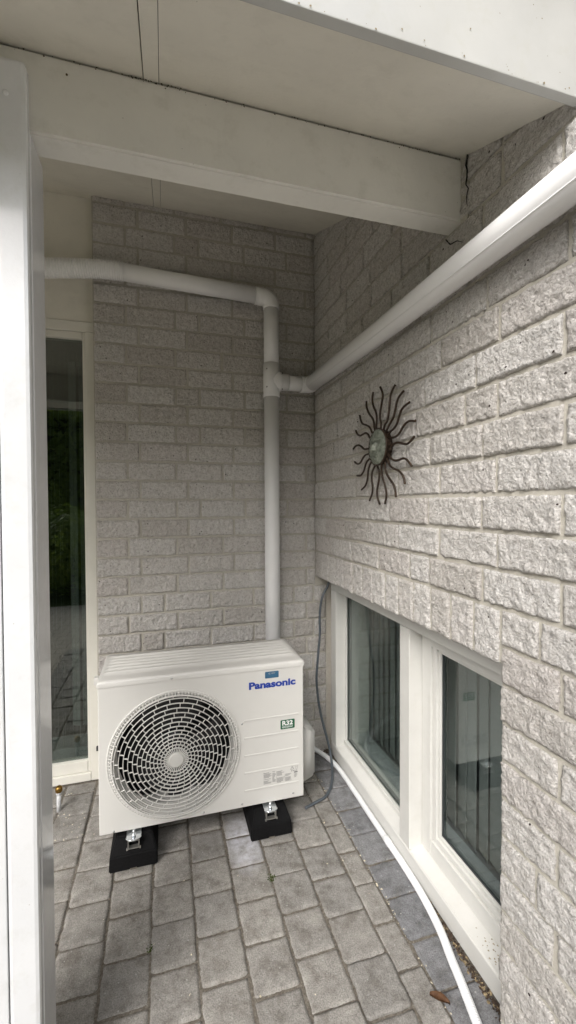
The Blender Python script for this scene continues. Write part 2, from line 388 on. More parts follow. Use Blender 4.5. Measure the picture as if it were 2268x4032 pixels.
# ------------------------------------------------------------------ ground and paving
b = bmesh.new(); bmesh.ops.create_grid(b, x_segments=1, y_segments=1, size=150)
for v in b.verts: v.co.z = -0.075
structure(link('ground', b, GRASS))
pb = bmesh.new(); bbox(pb, (-6, -4.0, -0.07), (0.40, 0.12, -0.0065))
paving = structure(link('paving', pb, SOIL))
def paver_mesh(W, L, seed):
    b = bmesh.new(); off = Vector((seed * 7.7, seed * 3.1, 0)); n, m = 20, 21; g = []
    rc = 0.012
    for j in range(m + 1):
        row = []
        for i in range(n + 1):
            u, v = i / n, j / m
            x, y = (u - .5) * W, (v - .5) * L
            # rounded corners in plan
            dx, dy = abs(x) - (W / 2 - rc), abs(y) - (L / 2 - rc)
            if dx > 0 and dy > 0:
                l = math.hypot(dx, dy); mx = max(dx, dy)
                if l > 0:
                    x = math.copysign(W / 2 - rc + dx * mx / l, x); y = math.copysign(L / 2 - rc + dy * mx / l, y)
            q = Vector((x, y, 0)) + off
            ed = min(W / 2 - abs(x), L / 2 - abs(y))
            wob = noise.noise(q * 28) * 0.0036 + noise.noise(q * 110) * 0.0022
            if ed < 1e-5:
                if i in (0, n): x += wob
                if j in (0, m): y += wob
            z = noise.noise(q * 18) * 0.0008 + noise.noise(q * 60) * 0.0009 + noise.noise(q * 140) * 0.0006
            fall = max(0.0, 1 - ed / (0.0055 + 0.003 * noise.noise(q * 30)))
            z -= fall ** 2 * (0.0048 + 0.003 * noise.noise(q * 25))
            row.append(b.verts.new((x, y, z)))
        g.append(row)
    for j in range(m):
        for i in range(n): b.faces.new((g[j][i], g[j][i + 1], g[j + 1][i + 1], g[j + 1][i]))
    per = g[0][:] + [g[j][n] for j in range(1, m + 1)] + [g[m][i] for i in range(n - 1, -1, -1)] + [g[j][0] for j in range(m - 1, 0, -1)]
    lowr = [b.verts.new((v.co.x, v.co.y, -0.05)) for v in per]
    k2 = len(per)
    for k in range(k2): b.faces.new((per[(k + 1) % k2], per[k], lowr[k], lowr[(k + 1) % k2]))
    bmesh.ops.recalc_face_normals(b, faces=b.faces)
    me = bpy.data.meshes.new('paver'); b.to_mesh(me); b.free()
    for p in me.polygons: p.use_smooth = p.normal.z > 0.35
    return me
PJ = 0.0042
PM = [paver_mesh(0.14 - PJ, 0.15 - PJ, s) for s in range(9)]
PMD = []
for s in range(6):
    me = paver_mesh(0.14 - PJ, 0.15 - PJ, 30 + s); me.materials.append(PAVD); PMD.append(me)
for me in PM: me.materials.append(PAV)
def pave_col(x0, x1, phase, ytop, ybot, meshes):
    y = phase
    while y < ytop: y += 0.15
    while y > ybot:
        ya, yb = min(y, ytop), y - 0.15
        if ya - yb > 0.04:
            o = link('paver', random.choice(meshes), None, paving, ((x0 + x1) / 2 + random.uniform(-.0012, .0012), (ya + yb) / 2, random.uniform(-.004, .0025)))
            o.scale = ((x1 - x0 - PJ) / (0.14 - PJ) * random.uniform(.98, 1.005), (ya - yb - PJ) / (0.15 - PJ) * random.uniform(.98, 1.005), 1)
            o.rotation_euler = (random.uniform(-.012, .012), random.uniform(-.012, .012), random.uniform(-.011, .011) + random.choice((0, PI)))
        y = yb
xs = [-0.156 - 0.1402 * i for i in range(0, 12)]
phs = [-0.484, -0.577, -0.497, -0.58, -0.498, -0.58, -0.50, -0.466, -0.54, -0.47, -0.54]
for i in range(11): pave_col(xs[i + 1], xs[i], phs[i], 0.064, -2.05, PM)
pave_col(-0.156, -0.075, -0.397, 0.0, -2.05, PM)
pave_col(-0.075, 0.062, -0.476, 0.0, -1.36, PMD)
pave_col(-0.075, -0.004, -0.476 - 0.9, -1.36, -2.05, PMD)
# paving farther out, one sheet, made paler and warmer to bounce light under the roof (only ever seen in reflections or from another spot)
def m_farpave():
    m, t, b = new_mat('far_paving'); br = t.nodes.new('ShaderNodeTexBrick'); t.links.new(wpos(t), br.inputs['Vector'])
    br.inputs['Scale'].default_value = 1.0; br.inputs['Brick Width'].default_value = 0.15; br.inputs['Row Height'].default_value = 0.14
    br.inputs['Mortar Size'].default_value = 0.004; br.inputs['Color1'].default_value = (0.36, 0.33, 0.285, 1); br.inputs['Color2'].default_value = (0.40, 0.37, 0.32, 1)
    br.inputs['Mortar'].default_value = (0.16, 0.14, 0.12, 1)
    t.links.new(br.outputs[0], b.inputs['Base Color']); b.inputs['Roughness'].default_value = 0.9; return m
FARP = m_farpave()
b = bmesh.new(); bbox(b, (-6, -4.0, -0.012), (-0.004, -2.06, -0.003)); bbox(b, (-6, -2.06, -0.012), (-1.70, 0.06, -0.003))
structure(link('outer_paving', b, FARP))

# ------------------------------------------------------------------ back wall (faces the camera)
back = thing('brick_wall', 'pale grey split-face brick wall behind the outdoor unit, with the duct running down it', 'wall', (0, 0, 0))
box('mortar_bed', (-1.123, 0.0035, -0.07), (0.30, 0.32, 3.15), MM, back)
A = [-1.149, -0.916, -0.685, -0.452, -0.221, 0.004]
B_ = [-1.123, -0.975, -0.742, -0.509, -0.277, -0.052, 0.004]
BHALF = [-1.123, -0.975, -0.742, -0.623, -0.390, -0.159, 0.004]
AL = [-1.123, -0.916, -0.806, -0.575, -0.349, -0.125, -0.012, 0.066]
A[0] = -1.123
for k in range(-15, 16):
    if k in (13, 9, 5, 3, -1): j = BHALF
    elif k in (-6, -8, -10, -13): j = AL
    elif k % 2 == 0: j = A
    else: j = B_
    j = list(j)
    if k <= -6:
        if j[-1] < 0.05: j[-1] = 0.066
    else:
        j = [q for q in j if q <= 0.004]
    if j[-1] - j[-2] < 0.03: j.pop(-2)
    course(back, 'x', j, zrow(k))

# ------------------------------------------------------------------ right wall (runs towards the camera)
rw = thing('brick_wall', 'pale grey split-face brick wall with the low window and the metal sun', 'wall', (0, 0, 0))
YE, YW = -3.4, -1.373
b = bmesh.new()
bbox(b, (0.0035, YE, 0.982), (0.30, 0.0, 3.1)); bbox(b, (0.0035, YE, -0.07), (0.30, YW - 0.004, 0.982))
link('mortar_bed', b, MM, rw)
RR = {  # measured perpends (y of the joints), from the corner outward
    3: [0, -0.10, -0.33, -0.565, -0.80, -1.045, -1.281, -1.545], 2: [0, -0.16, -0.281, -0.515, -0.757, -0.997, -1.236, -1.358],
    1: [0, -0.02, -0.255, -0.49, -0.72, -0.933, -1.072, -1.307, -1.548], 0: [0, -0.06, -0.294, -0.53, -0.65, -0.882, -1.122, -1.356],
    -1: [0, -0.236, -0.467, -0.701, -0.824, -1.065, -1.305, -1.543], -2: [0, -0.167, -0.407, -0.647, -0.886, -1.119, -1.362],
    -3: [0, -0.018, -0.252, -0.485, -0.734, -0.958, -1.072, -1.308, -1.544],
    4: [0, -0.19, -0.425, -0.66, -0.89, -1.13, -1.365], 5: [0, -0.14, -0.375, -0.61, -0.845, -1.08, -1.32, -1.556],
    6: [0, -0.20, -0.43, -0.55, -0.78, -1.02, -1.25], 7: [0, -0.14, -0.37, -0.60, -0.84, -1.07, -1.305, -1.54], 8: [0, -0.21, -0.44, -0.68, -0.91, -1.15, -1.369],
    -4: [YW, -1.491], -5: [YW, -1.545], -6: [YW, -1.605], -7: [YW, -1.541], -8: [YW, -1.605], -9: [YW, -1.537], -10: [YW, -1.485],
    -11: [YW, -1.535], -12: [YW, -1.605], -13: [YW, -1.537], -14: [YW, -1.60], -15: [YW, -1.54]}
YB = -2.2; ROWEND = {}
for k in range(-15, 16):
    j = list(RR.get(k, [0, (-0.20, -0.14, -0.22)[k % 3]]))
    ylim = YB if k < 8 else -1.66
    while j[-1] > ylim: j.append(j[-1] - 0.234 * (1 if random.random() > 0.08 else 0.5))
    if k == -4 or k == -5 or k < -5: pass
    keep = [j[0]]
    for q0, q1 in zip(j, j[1:]):
        ym = (q0 + q1) / 2
        if k >= 8 and zrow(k) > SOFZ(q0) + 0.02: break       # wholly above the soffit
        keep.append(q1)
    z = zrow(k); ROWEND[k] = min(keep[-1], -1.60)
    for q0, q1 in zip(keep, keep[1:]):
        if k in (7, 8, 9) and q1 > -1.30 and q0 < -1.13 and z + CP > 2.16: # built round the beam end
            q0b = q0; q1b = q1
            if q0 > -1.15 and q1 < -1.15: q1b = -1.148
            elif q0 > -1.24 and q1 < -1.24: q0b = -1.243
            elif q1 > -1.243 and q0 < -1.148: continue
            q0, q1 = q0b, q1b
        L = abs(q1 - q0) - JT * random.uniform(0.85, 1.15)
        if L > 0.02: put_brick(rw, 'y', (q0 + q1) / 2, z + CP / 2, L)
sj = [-0.004 - 0.0977 * i for i in range(15)]
for y0 in sj[:14]:
    o = link('soldier_brick', random.choice(SOLD), None, rw, (random.uniform(-.002, .002), y0 - 0.0489, 1.0475 + random.uniform(-.002, .002)), (random.uniform(-.006, .006), 0, -PI / 2))
# row -4 above reveals beside the soldiers is measured; far field joined
fb = bmesh.new()
for k in range(-15, 12):
    y = ROWEND[k] - JT
    while y > YE + 0.24:
        bbox(fb, (-0.003, y - 0.223, zrow(k) + JT / 2), (0.02, y, zrow(k) + CP - JT / 2)); y -= 0.234
fo = link('distant_bricks', fb, MB, rw); fo['kind'] = 'stuff'
# mortar fillet and crack round the beam end
b = bmesh.new()
zs = [2.15 + 0.02 * i for i in range(11)]
vv = []
for i, z in enumerate(zs):
    vv.append((b.verts.new((-0.004, -1.222, z)), b.verts.new((-0.003, -1.246 - 0.004 * math.sin(i * 1.7), z))))
for q0, q1 in zip(vv, vv[1:]): b.faces.new((q0[0], q0[1], q1[1], q1[0]))
g = bmesh.ops.extrude_face_region(b, geom=list(b.faces))
for v in g['geom']:
    if isinstance(v, bmesh.types.BMVert): v.co.x += 0.02
bmesh.ops.recalc_face_normals(b, faces=b.faces)
link('mortar_fillet', b, MM, rw)
cr = [(-0.006, -1.247 - 0.005 * math.sin(i * 2.3) - random.uniform(0, .004), 2.335 - 0.017 * i) for i in range(10)]
tube('crack', cr, [0.0022, 0.003, 0.0026, 0.002, 0.002, 0.0018, 0.0016, 0.0015, 0.001, 0.0006], CRACK, rw, 6)
tube('crack', [(-0.007, -1.16, 2.150), (-0.007, -1.18, 2.125), (-0.007, -1.21, 2.118), (-0.007, -1.235, 2.10)], [0.002, 0.0018, 0.0014, 0.0006], CRACK, rw, 6)

# ------------------------------------------------------------------ porch roof, beam, post
roof = thing('porch_roof', 'cream-painted sloping porch ceiling with white fascia board along its eave', 'roof', (0, 0, 0))
def slab(name, x0, x1, y0, y1, dz0, dz1, mat, parent, bev=0.0):
    b = bmesh.new(); bbox(b, (x0, y0, 0), (x1, y1, 1))
    for v in b.verts: v.co.z = SOFZ(v.co.y) + (dz1 if v.co.z > .5 else dz0)
    if bev: bmesh.ops.bevel(b, geom=list(b.edges), offset=bev, segments=2, affect='EDGES')
    return link(name, b, mat, parent)
slab('soffit_panel', -0.8055, -0.003, -1.566, -0.001, 0, 0.02, SOFF, roof)
slab('soffit_panel', -2.60, -0.8405, -1.566, 0.10, 0, 0.02, SOFF, roof)
slab('soffit_panel', -5.5, -2.604, -1.566, 0.10, 0, 0.02, SOFF, roof)
slab('cover_strip', -0.8382, -0.8067, -1.566, -0.004, -0.002, 0.018, SOFF, roof)
slab('roof_deck', -5.5, 0.006, -1.5655, 1.4, 0.03, 0.16, ROOFM, roof)
box('fascia_board', (-5.5, -1.586, 2.176), (-0.004, -1.567, 2.58), m_paint('fascia_paint', (0.50, 0.505, 0.49), 0.22, 0.5, 0.10, 0.8), roof, 0.002)
eave_block = thing('shade_gutter', 'unseen half-round gutter along the porch eave', 'blocker', (0, 0, 0))  # added out of view to keep the high sky off the fascia
b = bmesh.new(); pr_ = [(-1.587 - 0.065 + 0.065 * math.cos(math.radians(180 + 18 * k)), 2.56 + 0.065 * math.sin(math.radians(180 + 18 * k))) for k in range(11)]
ga, gb = [[b.verts.new((x, y, z)) for y, z in pr_] for x in (-5.5, -0.006)]
for k in range(10): b.faces.new((ga[k], ga[k + 1], gb[k + 1], gb[k]))
bmesh.ops.solidify(b, geom=list(b.faces), thickness=0.003)
link('shade_trough', b, PVCG, eave_block)
slab_ = bmesh.new(); bbox(slab_, (-5.5, -1.66, 2.585), (0.0, -1.55, 2.60)); link('shade_cap', slab_, ROOFM, eave_block)
BEAMZ = 2.165
beam = thing('porch_beam', 'broad cream-painted beam crossing under the ceiling into the brick wall', 'beam', (0, 0, 0))
b = bmesh.new(); bbox(b, (-5.4, -1.222, BEAMZ), (0.02, -1.152, 2.44))
for v in b.verts:
    if v.co.z > 2.3: v.co.z = SOFZ(v.co.y) - 0.003
bmesh.ops.bevel(b, geom=list(b.edges), offset=0.005, segments=3, affect='EDGES')
link('beam_timber', b, CREAM, beam)
for c in ((-0.995, -1.2225, 2.302),):
    bb = bmesh.new(); bmesh.ops.create_icosphere(bb, subdivisions=1, radius=0.0026)
    link('stain_blob', bb, m_plain('insect_stain', (0.10, 0.07, 0.03), 0.9), beam, c)
post = thing('porch_post', 'glossy white boxed porch post carrying the beam', 'post', (-1.18, -1.19, 0))
def pc(name, lo, hi, mat, bev, seg=3):
    o = box(name, lo, hi, mat, None, bev, seg); o.parent = post; o.matrix_parent_inverse = post.matrix_world.inverted(); return o
bpy.context.view_layer.update()
pc('post_core', (-1.31, -1.222, -0.01), (-1.066, -1.124, BEAMZ - 0.002), WHITE, 0.003)
pc('front_board', (-1.1245, -1.252, -0.01), (-1.066, -1.2225, 2.283), WHITE, 0.0085, 2)
pc('front_board', (-1.315, -1.252, -0.01), (-1.1253, -1.2225, 2.283), WHITE, 0.002, 2)
bb = bmesh.new(); bmesh.ops.create_uvsphere(bb, u_segments=12, v_segments=8, radius=0.006)
o = link('screw_head', bb, WHITE, None, (-1.102, -1.252, 2.211), smooth=True); o.scale = (1, .5, 1); o.parent = post; o.matrix_parent_inverse = post.matrix_world.inverted()

# grime and cobweb crumbs along the painted seams
random.seed(31)
b = bmesh.new()
def crumb(b, c, s, n):
    q = n.to_track_quat('Z', 'Y').to_matrix()
    b.faces.new([b.verts.new(c + q @ Vector((s * random.uniform(.5, 1.3) * math.cos(a), s * random.uniform(.5, 1.3) * math.sin(a), 0))) for a in (0, 1.1, 2.3, 3.4, 4.6, 5.5)])
for i in range(90):
    x = -1.1 + 1.1 * random.random() ** 1.1
    if random.random() < 0.35: x = random.gauss(-0.81, 0.05)
    crumb(b, Vector((min(x, -0.01), -1.2236, SOFZ(-1.222) - 0.004 - abs(random.gauss(0, .003)))), random.uniform(.0006, .0024), Vector((0, -1, 0)))
o = link('seam_grime', b, m_plain('seam_grime', (0.10, 0.085, 0.06), 0.95, 0, 0.2, 0.5, 300), beam); o['kind'] = 'stuff'
b = bmesh.new()
for i in range(26): crumb(b, Vector((random.uniform(-0.7, -0.02), -1.5874, 2.178 + abs(random.gauss(0, .007)))), random.uniform(.0006, .0022), Vector((0, -1, 0)))
for i in range(14): crumb(b, Vector((random.uniform(-0.5, -0.02), -1.5874, random.uniform(2.2, 2.36))), random.uniform(.0006, .0016), Vector((0, -1, 0)))
o = link('fascia_grime', b, m_plain('fascia_grime', (0.22, 0.18, 0.11), 0.95, 0, 0.2, 0.5, 300), roof); o['kind'] = 'stuff'
# ------------------------------------------------------------------ rest of the house (mostly out of frame)
hw = box('house_wall', (-5.5, 0.02, -0.05), (-2.14, 0.32, 3.15), MM)
tag(hw, 'plain masonry house wall beyond the tall glazed door', 'wall')
b = bmesh.new()
def inward_room(b, lo, hi): bbox(b, lo, hi)
# room behind the low window
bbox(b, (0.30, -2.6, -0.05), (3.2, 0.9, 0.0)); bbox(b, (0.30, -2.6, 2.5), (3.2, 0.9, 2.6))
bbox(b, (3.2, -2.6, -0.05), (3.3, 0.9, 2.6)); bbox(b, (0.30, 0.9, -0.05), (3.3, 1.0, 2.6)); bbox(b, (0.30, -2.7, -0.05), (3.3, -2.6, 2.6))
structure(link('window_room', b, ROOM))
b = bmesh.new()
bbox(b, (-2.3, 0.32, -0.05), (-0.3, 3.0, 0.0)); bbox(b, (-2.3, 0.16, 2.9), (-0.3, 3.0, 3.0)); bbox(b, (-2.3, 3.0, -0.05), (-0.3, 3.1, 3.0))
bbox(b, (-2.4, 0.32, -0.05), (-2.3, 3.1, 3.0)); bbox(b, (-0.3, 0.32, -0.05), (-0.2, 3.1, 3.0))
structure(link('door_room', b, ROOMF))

# ------------------------------------------------------------------ low double window in the right wall
FX = 0.070
win = thing('double_window', 'low cream-framed window of two lights under the brick lintel', 'window', (FX, -0.71, 0.0))
bpy.context.view_layer.update()
def wc(o): o.parent = win; o.matrix_parent_inverse = win.matrix_world.inverted(); return o
def wbox(name, lo, hi, mat=WFRAME, bev=0.003, seg=2, parent=None):
    o = box(name, lo, hi, mat, None, bev, seg); wc(o); return o
YR = -1.40
wbox('jamb', (FX, -0.124, 0.0765), (FX + 0.115, -0.056, 0.9125))
wbox('jamb', (FX, YR - 0.03, 0.0765), (FX + 0.115, YR + 0.03, 0.9125))
wbox('mullion', (FX, -0.843, 0.0765), (FX + 0.115, -0.775, 0.9125))
wbox('head', (FX, YR - 0.03, 0.914), (FX + 0.115, -0.056, 0.99))
b = bmesh.new()                                   # bottom rail with weathered top
prof = [(FX, 0.004), (FX, 0.068), (FX + 0.004, 0.0735), (FX + 0.012, 0.075), (FX + 0.058, 0.088), (FX + 0.058, 0.10), (FX + 0.115, 0.10), (FX + 0.115, 0.004)]
r0 = [b.verts.new((x, -0.056, z)) for x, z in prof]; r1 = [b.verts.new((x, YR - 0.03, z)) for x, z in prof]
for i in range(len(prof)): b.faces.new((r0[i], r0[(i + 1) % len(prof)], r1[(i + 1) % len(prof)], r1[i]))
b.faces.new(r0); b.faces.new(list(reversed(r1))); bmesh.ops.recalc_face_normals(b, faces=b.faces)
wc(link('sill', b, WFRAME))
# fixed light: beads round the glass
for nm, lo, hi in (('glazing_bead', (FX + 0.045, -0.774, 0.089), (FX + 0.062, -0.125, 0.108)), ('glazing_bead', (FX + 0.052, -0.774, 0.895), (FX + 0.064, -0.125, 0.913)),
                   ('glazing_bead', (FX + 0.052, -0.136, 0.109), (FX + 0.062, -0.1245, 0.894)), ('glazing_bead', (FX + 0.052, -0.774, 0.109), (FX + 0.062, -0.763, 0.894))):
    wbox(nm, lo, hi, WFRAME, 0.002)
wc(box('pane', (FX + 0.066, -0.774, 0.10), (FX + 0.070, -0.125, 0.913), GLASS))
wc(box('pane', (FX + 0.086, -0.774, 0.10), (FX + 0.090, -0.125, 0.913), m_glass('inner_glass', (0.965, 0.975, 0.97), 0.03)))
wbox('spacer_bar', (FX + 0.071, -0.774, 0.101), (FX + 0.085, -0.125, 0.112), GASKET, 0.0)
wbox('spacer_bar', (FX + 0.071, -0.140, 0.112), (FX + 0.085, -0.126, 0.913), GASKET, 0.0)
wbox('spacer_bar', (FX + 0.071, -0.7735, 0.112), (FX + 0.085, -0.762, 0.913), GASKET, 0.0)
# opening sash
SXF = FX + 0.052
sash = wbox('sash', (SXF, -0.902, 0.089), (SXF + 0.06, -0.846, 0.911), WFRAME, 0.003)
def sc(name, lo, hi, mat=WFRAME, bev=0.003):
    o = box(name, lo, hi, mat, None, bev); o.parent = sash; o.matrix_parent_inverse = (win.matrix_world @ sash.matrix_parent_inverse @ sash.matrix_basis).inverted(); return o
sc('rail', (SXF, YR + 0.031, 0.089), (SXF + 0.06, -0.903, 0.148))
sc('rail', (SXF, YR + 0.031, 0.862), (SXF + 0.06, -0.903, 0.911))
sc('stile', (SXF, YR + 0.031, 0.149), (SXF + 0.06, YR + 0.085, 0.861))
sc('bead', (SXF + 0.008, -0.925, 0.149), (SXF + 0.026, -0.903, 0.861)); sc('bead', (SXF + 0.016, -0.936, 0.160), (SXF + 0.030, -0.926, 0.861))
sc('bead', (SXF + 0.008, YR + 0.086, 0.149), (SXF + 0.026, -0.926, 0.171)); sc('bead', (SXF + 0.016, YR + 0.086, 0.172), (SXF + 0.030, -0.937, 0.183))
sc('bead', (SXF + 0.012, YR + 0.086, 0.848), (SXF + 0.028, -0.937, 0.861))
sc('gasket', (SXF + 0.024, -0.941, 0.184), (SXF + 0.031, -0.9365, 0.847), GASKET, 0.0); sc('gasket', (SXF + 0.024, YR + 0.086, 0.1835), (SXF + 0.031, -0.942, 0.188), GASKET, 0.0)
sc('pane', (SXF + 0.032, YR + 0.08, 0.15), (SXF + 0.036, -0.905, 0.861), GLASS, 0.0)
# dirt smudge on the outer sill
b = bmesh.new()
for i in range(70):
    x = FX + 0.012 + random.random() * 0.045; y = random.gauss(-1.275, 0.045)
    z = 0.075 + (x - FX - 0.012) * 0.283 + 0.0004; s = random.uniform(.001, .0045)
    b.faces.new([b.verts.new((x + s * math.cos(a) * random.uniform(.5, 1.2), y + s * math.sin(a) * random.uniform(.5, 1.2), z)) for a in (0, 1.2, 2.5, 3.7, 5)])
o = wc(link('dirt_specks', b, m_plain('dirt_smudge', (0.36, 0.31, 0.22), 0.9, 0, 0.2, 0.4, 300))); o['kind'] = 'stuff'
# inner reveal, stone sill, blind
b = bmesh.new(); bbox(b, (FX + 0.117, -0.054, 0.02), (0.30, -0.002, 1.0)); bbox(b, (FX + 0.117, YR - 0.06, 0.02), (0.30, YR - 0.032, 1.0)); bbox(b, (FX + 0.117, YR - 0.03, 0.992), (0.30, -0.055, 1.03))
structure(link('window_reveal', b, PLASTER))
st = thing('window_sill', 'pale stone inner sill behind the glass of the low window', 'sill', (0.24, -0.71, 0.06))
y = -0.056; bpy.context.view_layer.update()
while y > YR - 0.02:
    y1 = max(y - 0.20, YR - 0.03); o = box('slab', (FX + 0.117, y1 + 0.002, 0.062), (0.282, y - 0.001, 0.092), STONE, None, 0.002); o.parent = st; o.matrix_parent_inverse = st.matrix_world.inverted(); y = y1
blind = thing('vertical_blind', 'grey-green vertical blind hanging inside the low window', 'blind', (0.338, -0.75, 0.05))
sb = bmesh.new(); bbox(sb, (-0.036, -0.0012, 0.0), (0.036, 0.0012, 1.3)); sme = bpy.data.meshes.new('slat'); sb.to_mesh(sme); sb.free(); sme.materials.append(SLAT)
for i in range(24): link('slat', sme, None, blind, (random.uniform(-.003, .003), 0.745 - 0.061 * i, random.uniform(0, .004)), (0, 0, math.radians(77 + random.uniform(-4, 4))))
br = box('headrail', (0.31, -1.45, 1.352), (0.365, -0.1, 1.38), PLASTER); br.parent = blind; bpy.context.view_layer.update(); br.matrix_parent_inverse = blind.matrix_world.inverted()

# ------------------------------------------------------------------ tall glazed door beside the back wall
DY = 0.068
door = thing('glazed_door', 'tall narrow glazed door with cream frame and blank panel above', 'door', (-1.6, DY, 0.0))
bpy.context.view_layer.update()
def dbox(name, lo, hi, mat=CREAM, bev=0.003):
    o = box(name, lo, hi, mat, None, bev); o.parent = door; o.matrix_parent_inverse = door.matrix_world.inverted(); return o
DF = m_paint('door_frame_paint', (0.77, 0.755, 0.69), 0.3, 0.5, 0.05, 0.3)
dbox('jamb', (-1.1685, DY, 0.0), (-1.1245, DY + 0.11, 2.2285), DF)
dbox('jamb', (-2.14, DY, 0.0), (-2.10, DY + 0.11, 2.2285), DF)
dbox('head', (-2.14, DY, 2.230), (-1.1245, DY + 0.11, 2.277), DF)
dbox('threshold', (-2.099, DY, 0.0), (-1.1695, DY + 0.11, 0.040), DF)
dbox('stile', (-1.1835, DY + 0.012, 0.042), (-1.1695, DY + 0.07, 2.2285), DF)
dbox('rail', (-2.09, DY + 0.012, 0.042), (-1.1845, DY + 0.07, 0.097), DF)
dbox('rail', (-2.09, DY + 0.012, 2.196), (-1.1845, DY + 0.07, 2.2285), DF)
dbox('pane', (-2.09, DY + 0.034, 0.098), (-1.1845, DY + 0.039, 2.195), GLASSD, 0.0)
dbox('overpanel', (-2.14, DY + 0.006, 2.2785), (-1.1245, DY + 0.09, 2.92), SOFF, 0.002)
dbox('latch_stub', (-1.142, DY - 0.012, 0.150), (-1.128, DY - 0.0005, 0.172), DSCREW, 0.002)
b = bmesh.new()
for i in range(46):
    x = -1.15 - i * 0.0165 + random.uniform(-.004, .004); y = 0.165 + random.uniform(-.006, .006); ww = random.uniform(.0008, .002)
    bbox(b, (x, y, 0.13), (x + ww, y + 0.001, 2.16))
tag(link('string_curtain', b, THREAD), 'fine grey string curtain hanging behind the tall door glass', 'curtain')
db = thing('vertical_blind', 'pale vertical blind slats hanging inside the tall glazed door', 'blind', (-1.3, 0.34, 0.16))
for i, x in enumerate((0.055, 0.0)):
    sb = bmesh.new(); bbox(sb, (-0.022, -0.001, 0.0), (0.022, 0.001, 2.0))
    link('slat', sb, SLAT, db, (x + 0.02, 0, 0), (0, 0, math.radians(20 - 40 * i)))
box('inner_sill', (-2.1, 0.18, 0.0), (-1.13, 0.32, 0.12), STONE, None).name = 'door_step'
tag(bpy.data.objects['door_step'], 'pale stone step inside the tall glazed door', 'step')

# ------------------------------------------------------------------ outdoor unit
UX0, UX1, UYF, UYB, UZ0, UZS, UZT = -1.055, -0.232, -0.495, -0.187, 0.113, 0.683, 0.708
ac = thing('air_conditioner', 'ivory outdoor air conditioning unit with round fan grille and blue lettering', 'air conditioner', (-0.6435, -0.34, UZ0))
bpy.context.view_layer.update()
ACI = ac.matrix_world.inverted()
def acp(o): o.parent = ac; o.matrix_parent_inverse = ACI; return o
CXF, CZF, RF = -0.768, 0.383, 0.2575
# front panel with round opening
b = bmesh.new(); N = 128; R0 = 0.236
x0, x1, z0, z1 = UX0 + 0.004, UX1 - 0.004, UZ0 + 0.003, UZS
angs = sorted([2 * PI * i / N for i in range(N)] + [math.atan2(z - CZF, x - CXF) % (2 * PI) for x in (x0, x1) for z in (z0, z1)])
def rect_hit(a):
    c, s = math.cos(a), math.sin(a); ts = []
    if c > 1e-9: ts.append((x1 - CXF) / c)
    if c < -1e-9: ts.append((x0 - CXF) / c)
    if s > 1e-9: ts.append((z1 - CZF) / s)
    if s < -1e-9: ts.append((z0 - CZF) / s)
    return min(ts)
loops = []
for a in angs:
    c, s = math.cos(a), math.sin(a); T = rect_hit(a); mg = min(RF + 0.003, T - 0.004)
    ring = [(T, UYF), (mg, UYF), (mg - 0.004, UYF - 0.0035), (R0 + 0.012, UYF - 0.003), (R0, UYF + 0.010), (R0 - 0.006, UYF + 0.026), (R0 - 0.012, UYF + 0.050)]
    loops.append([b.verts.new((CXF + r * c, y, CZF + r * s)) for r, y in ring])
# fold the edge back
edge = [b.verts.new((CXF + rect_hit(a) * math.cos(a), UYF + 0.006, CZF + rect_hit(a) * math.sin(a))) for a in angs]
for i in range(len(angs)):
    j = (i + 1) % len(angs)
    for q in range(6): b.faces.new((loops[i][q], loops[j][q], loops[j][q + 1], loops[i][q + 1]))
    b.faces.new((edge[i], edge[j], loops[j][0], loops[i][0]))
for l, ed in zip(loops, edge):   # soft outer corner
    for v in (ed,):
        v.co.x += 0.004 if v.co.x > x1 - 1e-4 else (-0.004 if v.co.x < x0 + 1e-4 else 0)
        v.co.z += -0.003 if v.co.z < z0 + 1e-4 else 0
bmesh.ops.recalc_face_normals(b, faces=b.faces)
acp(link('front_panel', b, ACW, smooth=False))
for p in bpy.data.objects['front_panel'].data.polygons: p.use_smooth = abs(p.normal.y) < 0.999
# body: sides, base, back (open front)
b = bmesh.new()
bbox(b, (UX0, UYF + 0.0065, UZ0), (UX0 + 0.004, UYB, UZS - 0.001)); bbox(b, (UX1 - 0.004, UYF + 0.0065, UZ0), (UX1, UYB, UZS - 0.001))
bbox(b, (UX0 + 0.0045, UYF + 0.007, UZ0), (UX1 - 0.0045, UYB, UZ0 + 0.004)); bbox(b, (-0.50, UYF + 0.02, UZ0 + 0.005), (UX1 - 0.0045, UYB, UZS - 0.002))
acp(link('casing', b, ACW))
acp(box('condenser', (UX0 + 0.006, UYB - 0.035, UZ0 + 0.006), (-0.502, UYB - 0.001, UZS - 0.004), ACDARK))
acp(box('motor_bracket', (-0.80, -0.34, UZ0 + 0.006), (-0.735, -0.31, UZS - 0.004), ACDARK))
# top cover
b = bmesh.new()
prof = [(UYF - 0.003, UZS + 0.0008), (UYF - 0.003, UZT - 0.010), (UYF - 0.001, UZT - 0.004), (UYF + 0.004, UZT - 0.0005), (UYF + 0.012, UZT), (UYF + 0.040, UZT + 0.001)]
for i in range(6):
    yc = UYF + 0.085 + i * 0.036
    prof += [(yc - 0.0085, UZT + 0.001), (yc - 0.005, UZT + 0.0045), (yc, UZT + 0.0062), (yc + 0.005, UZT + 0.0045), (yc + 0.0085, UZT + 0.001)]
prof += [(UYB - 0.004, UZT + 0.001), (UYB + 0.003, UZT - 0.003), (UYB + 0.003, UZS + 0.0008)]
xsx = [UX0 - 0.003, UX0 - 0.001, UX0 + 0.004, UX0 + 0.012, UX0 + 0.028, UX0 + 0.036, UX1 - 0.036, UX1 - 0.028, UX1 - 0.012, UX1 - 0.004, UX1 + 0.001, UX1 + 0.003]
rows = []
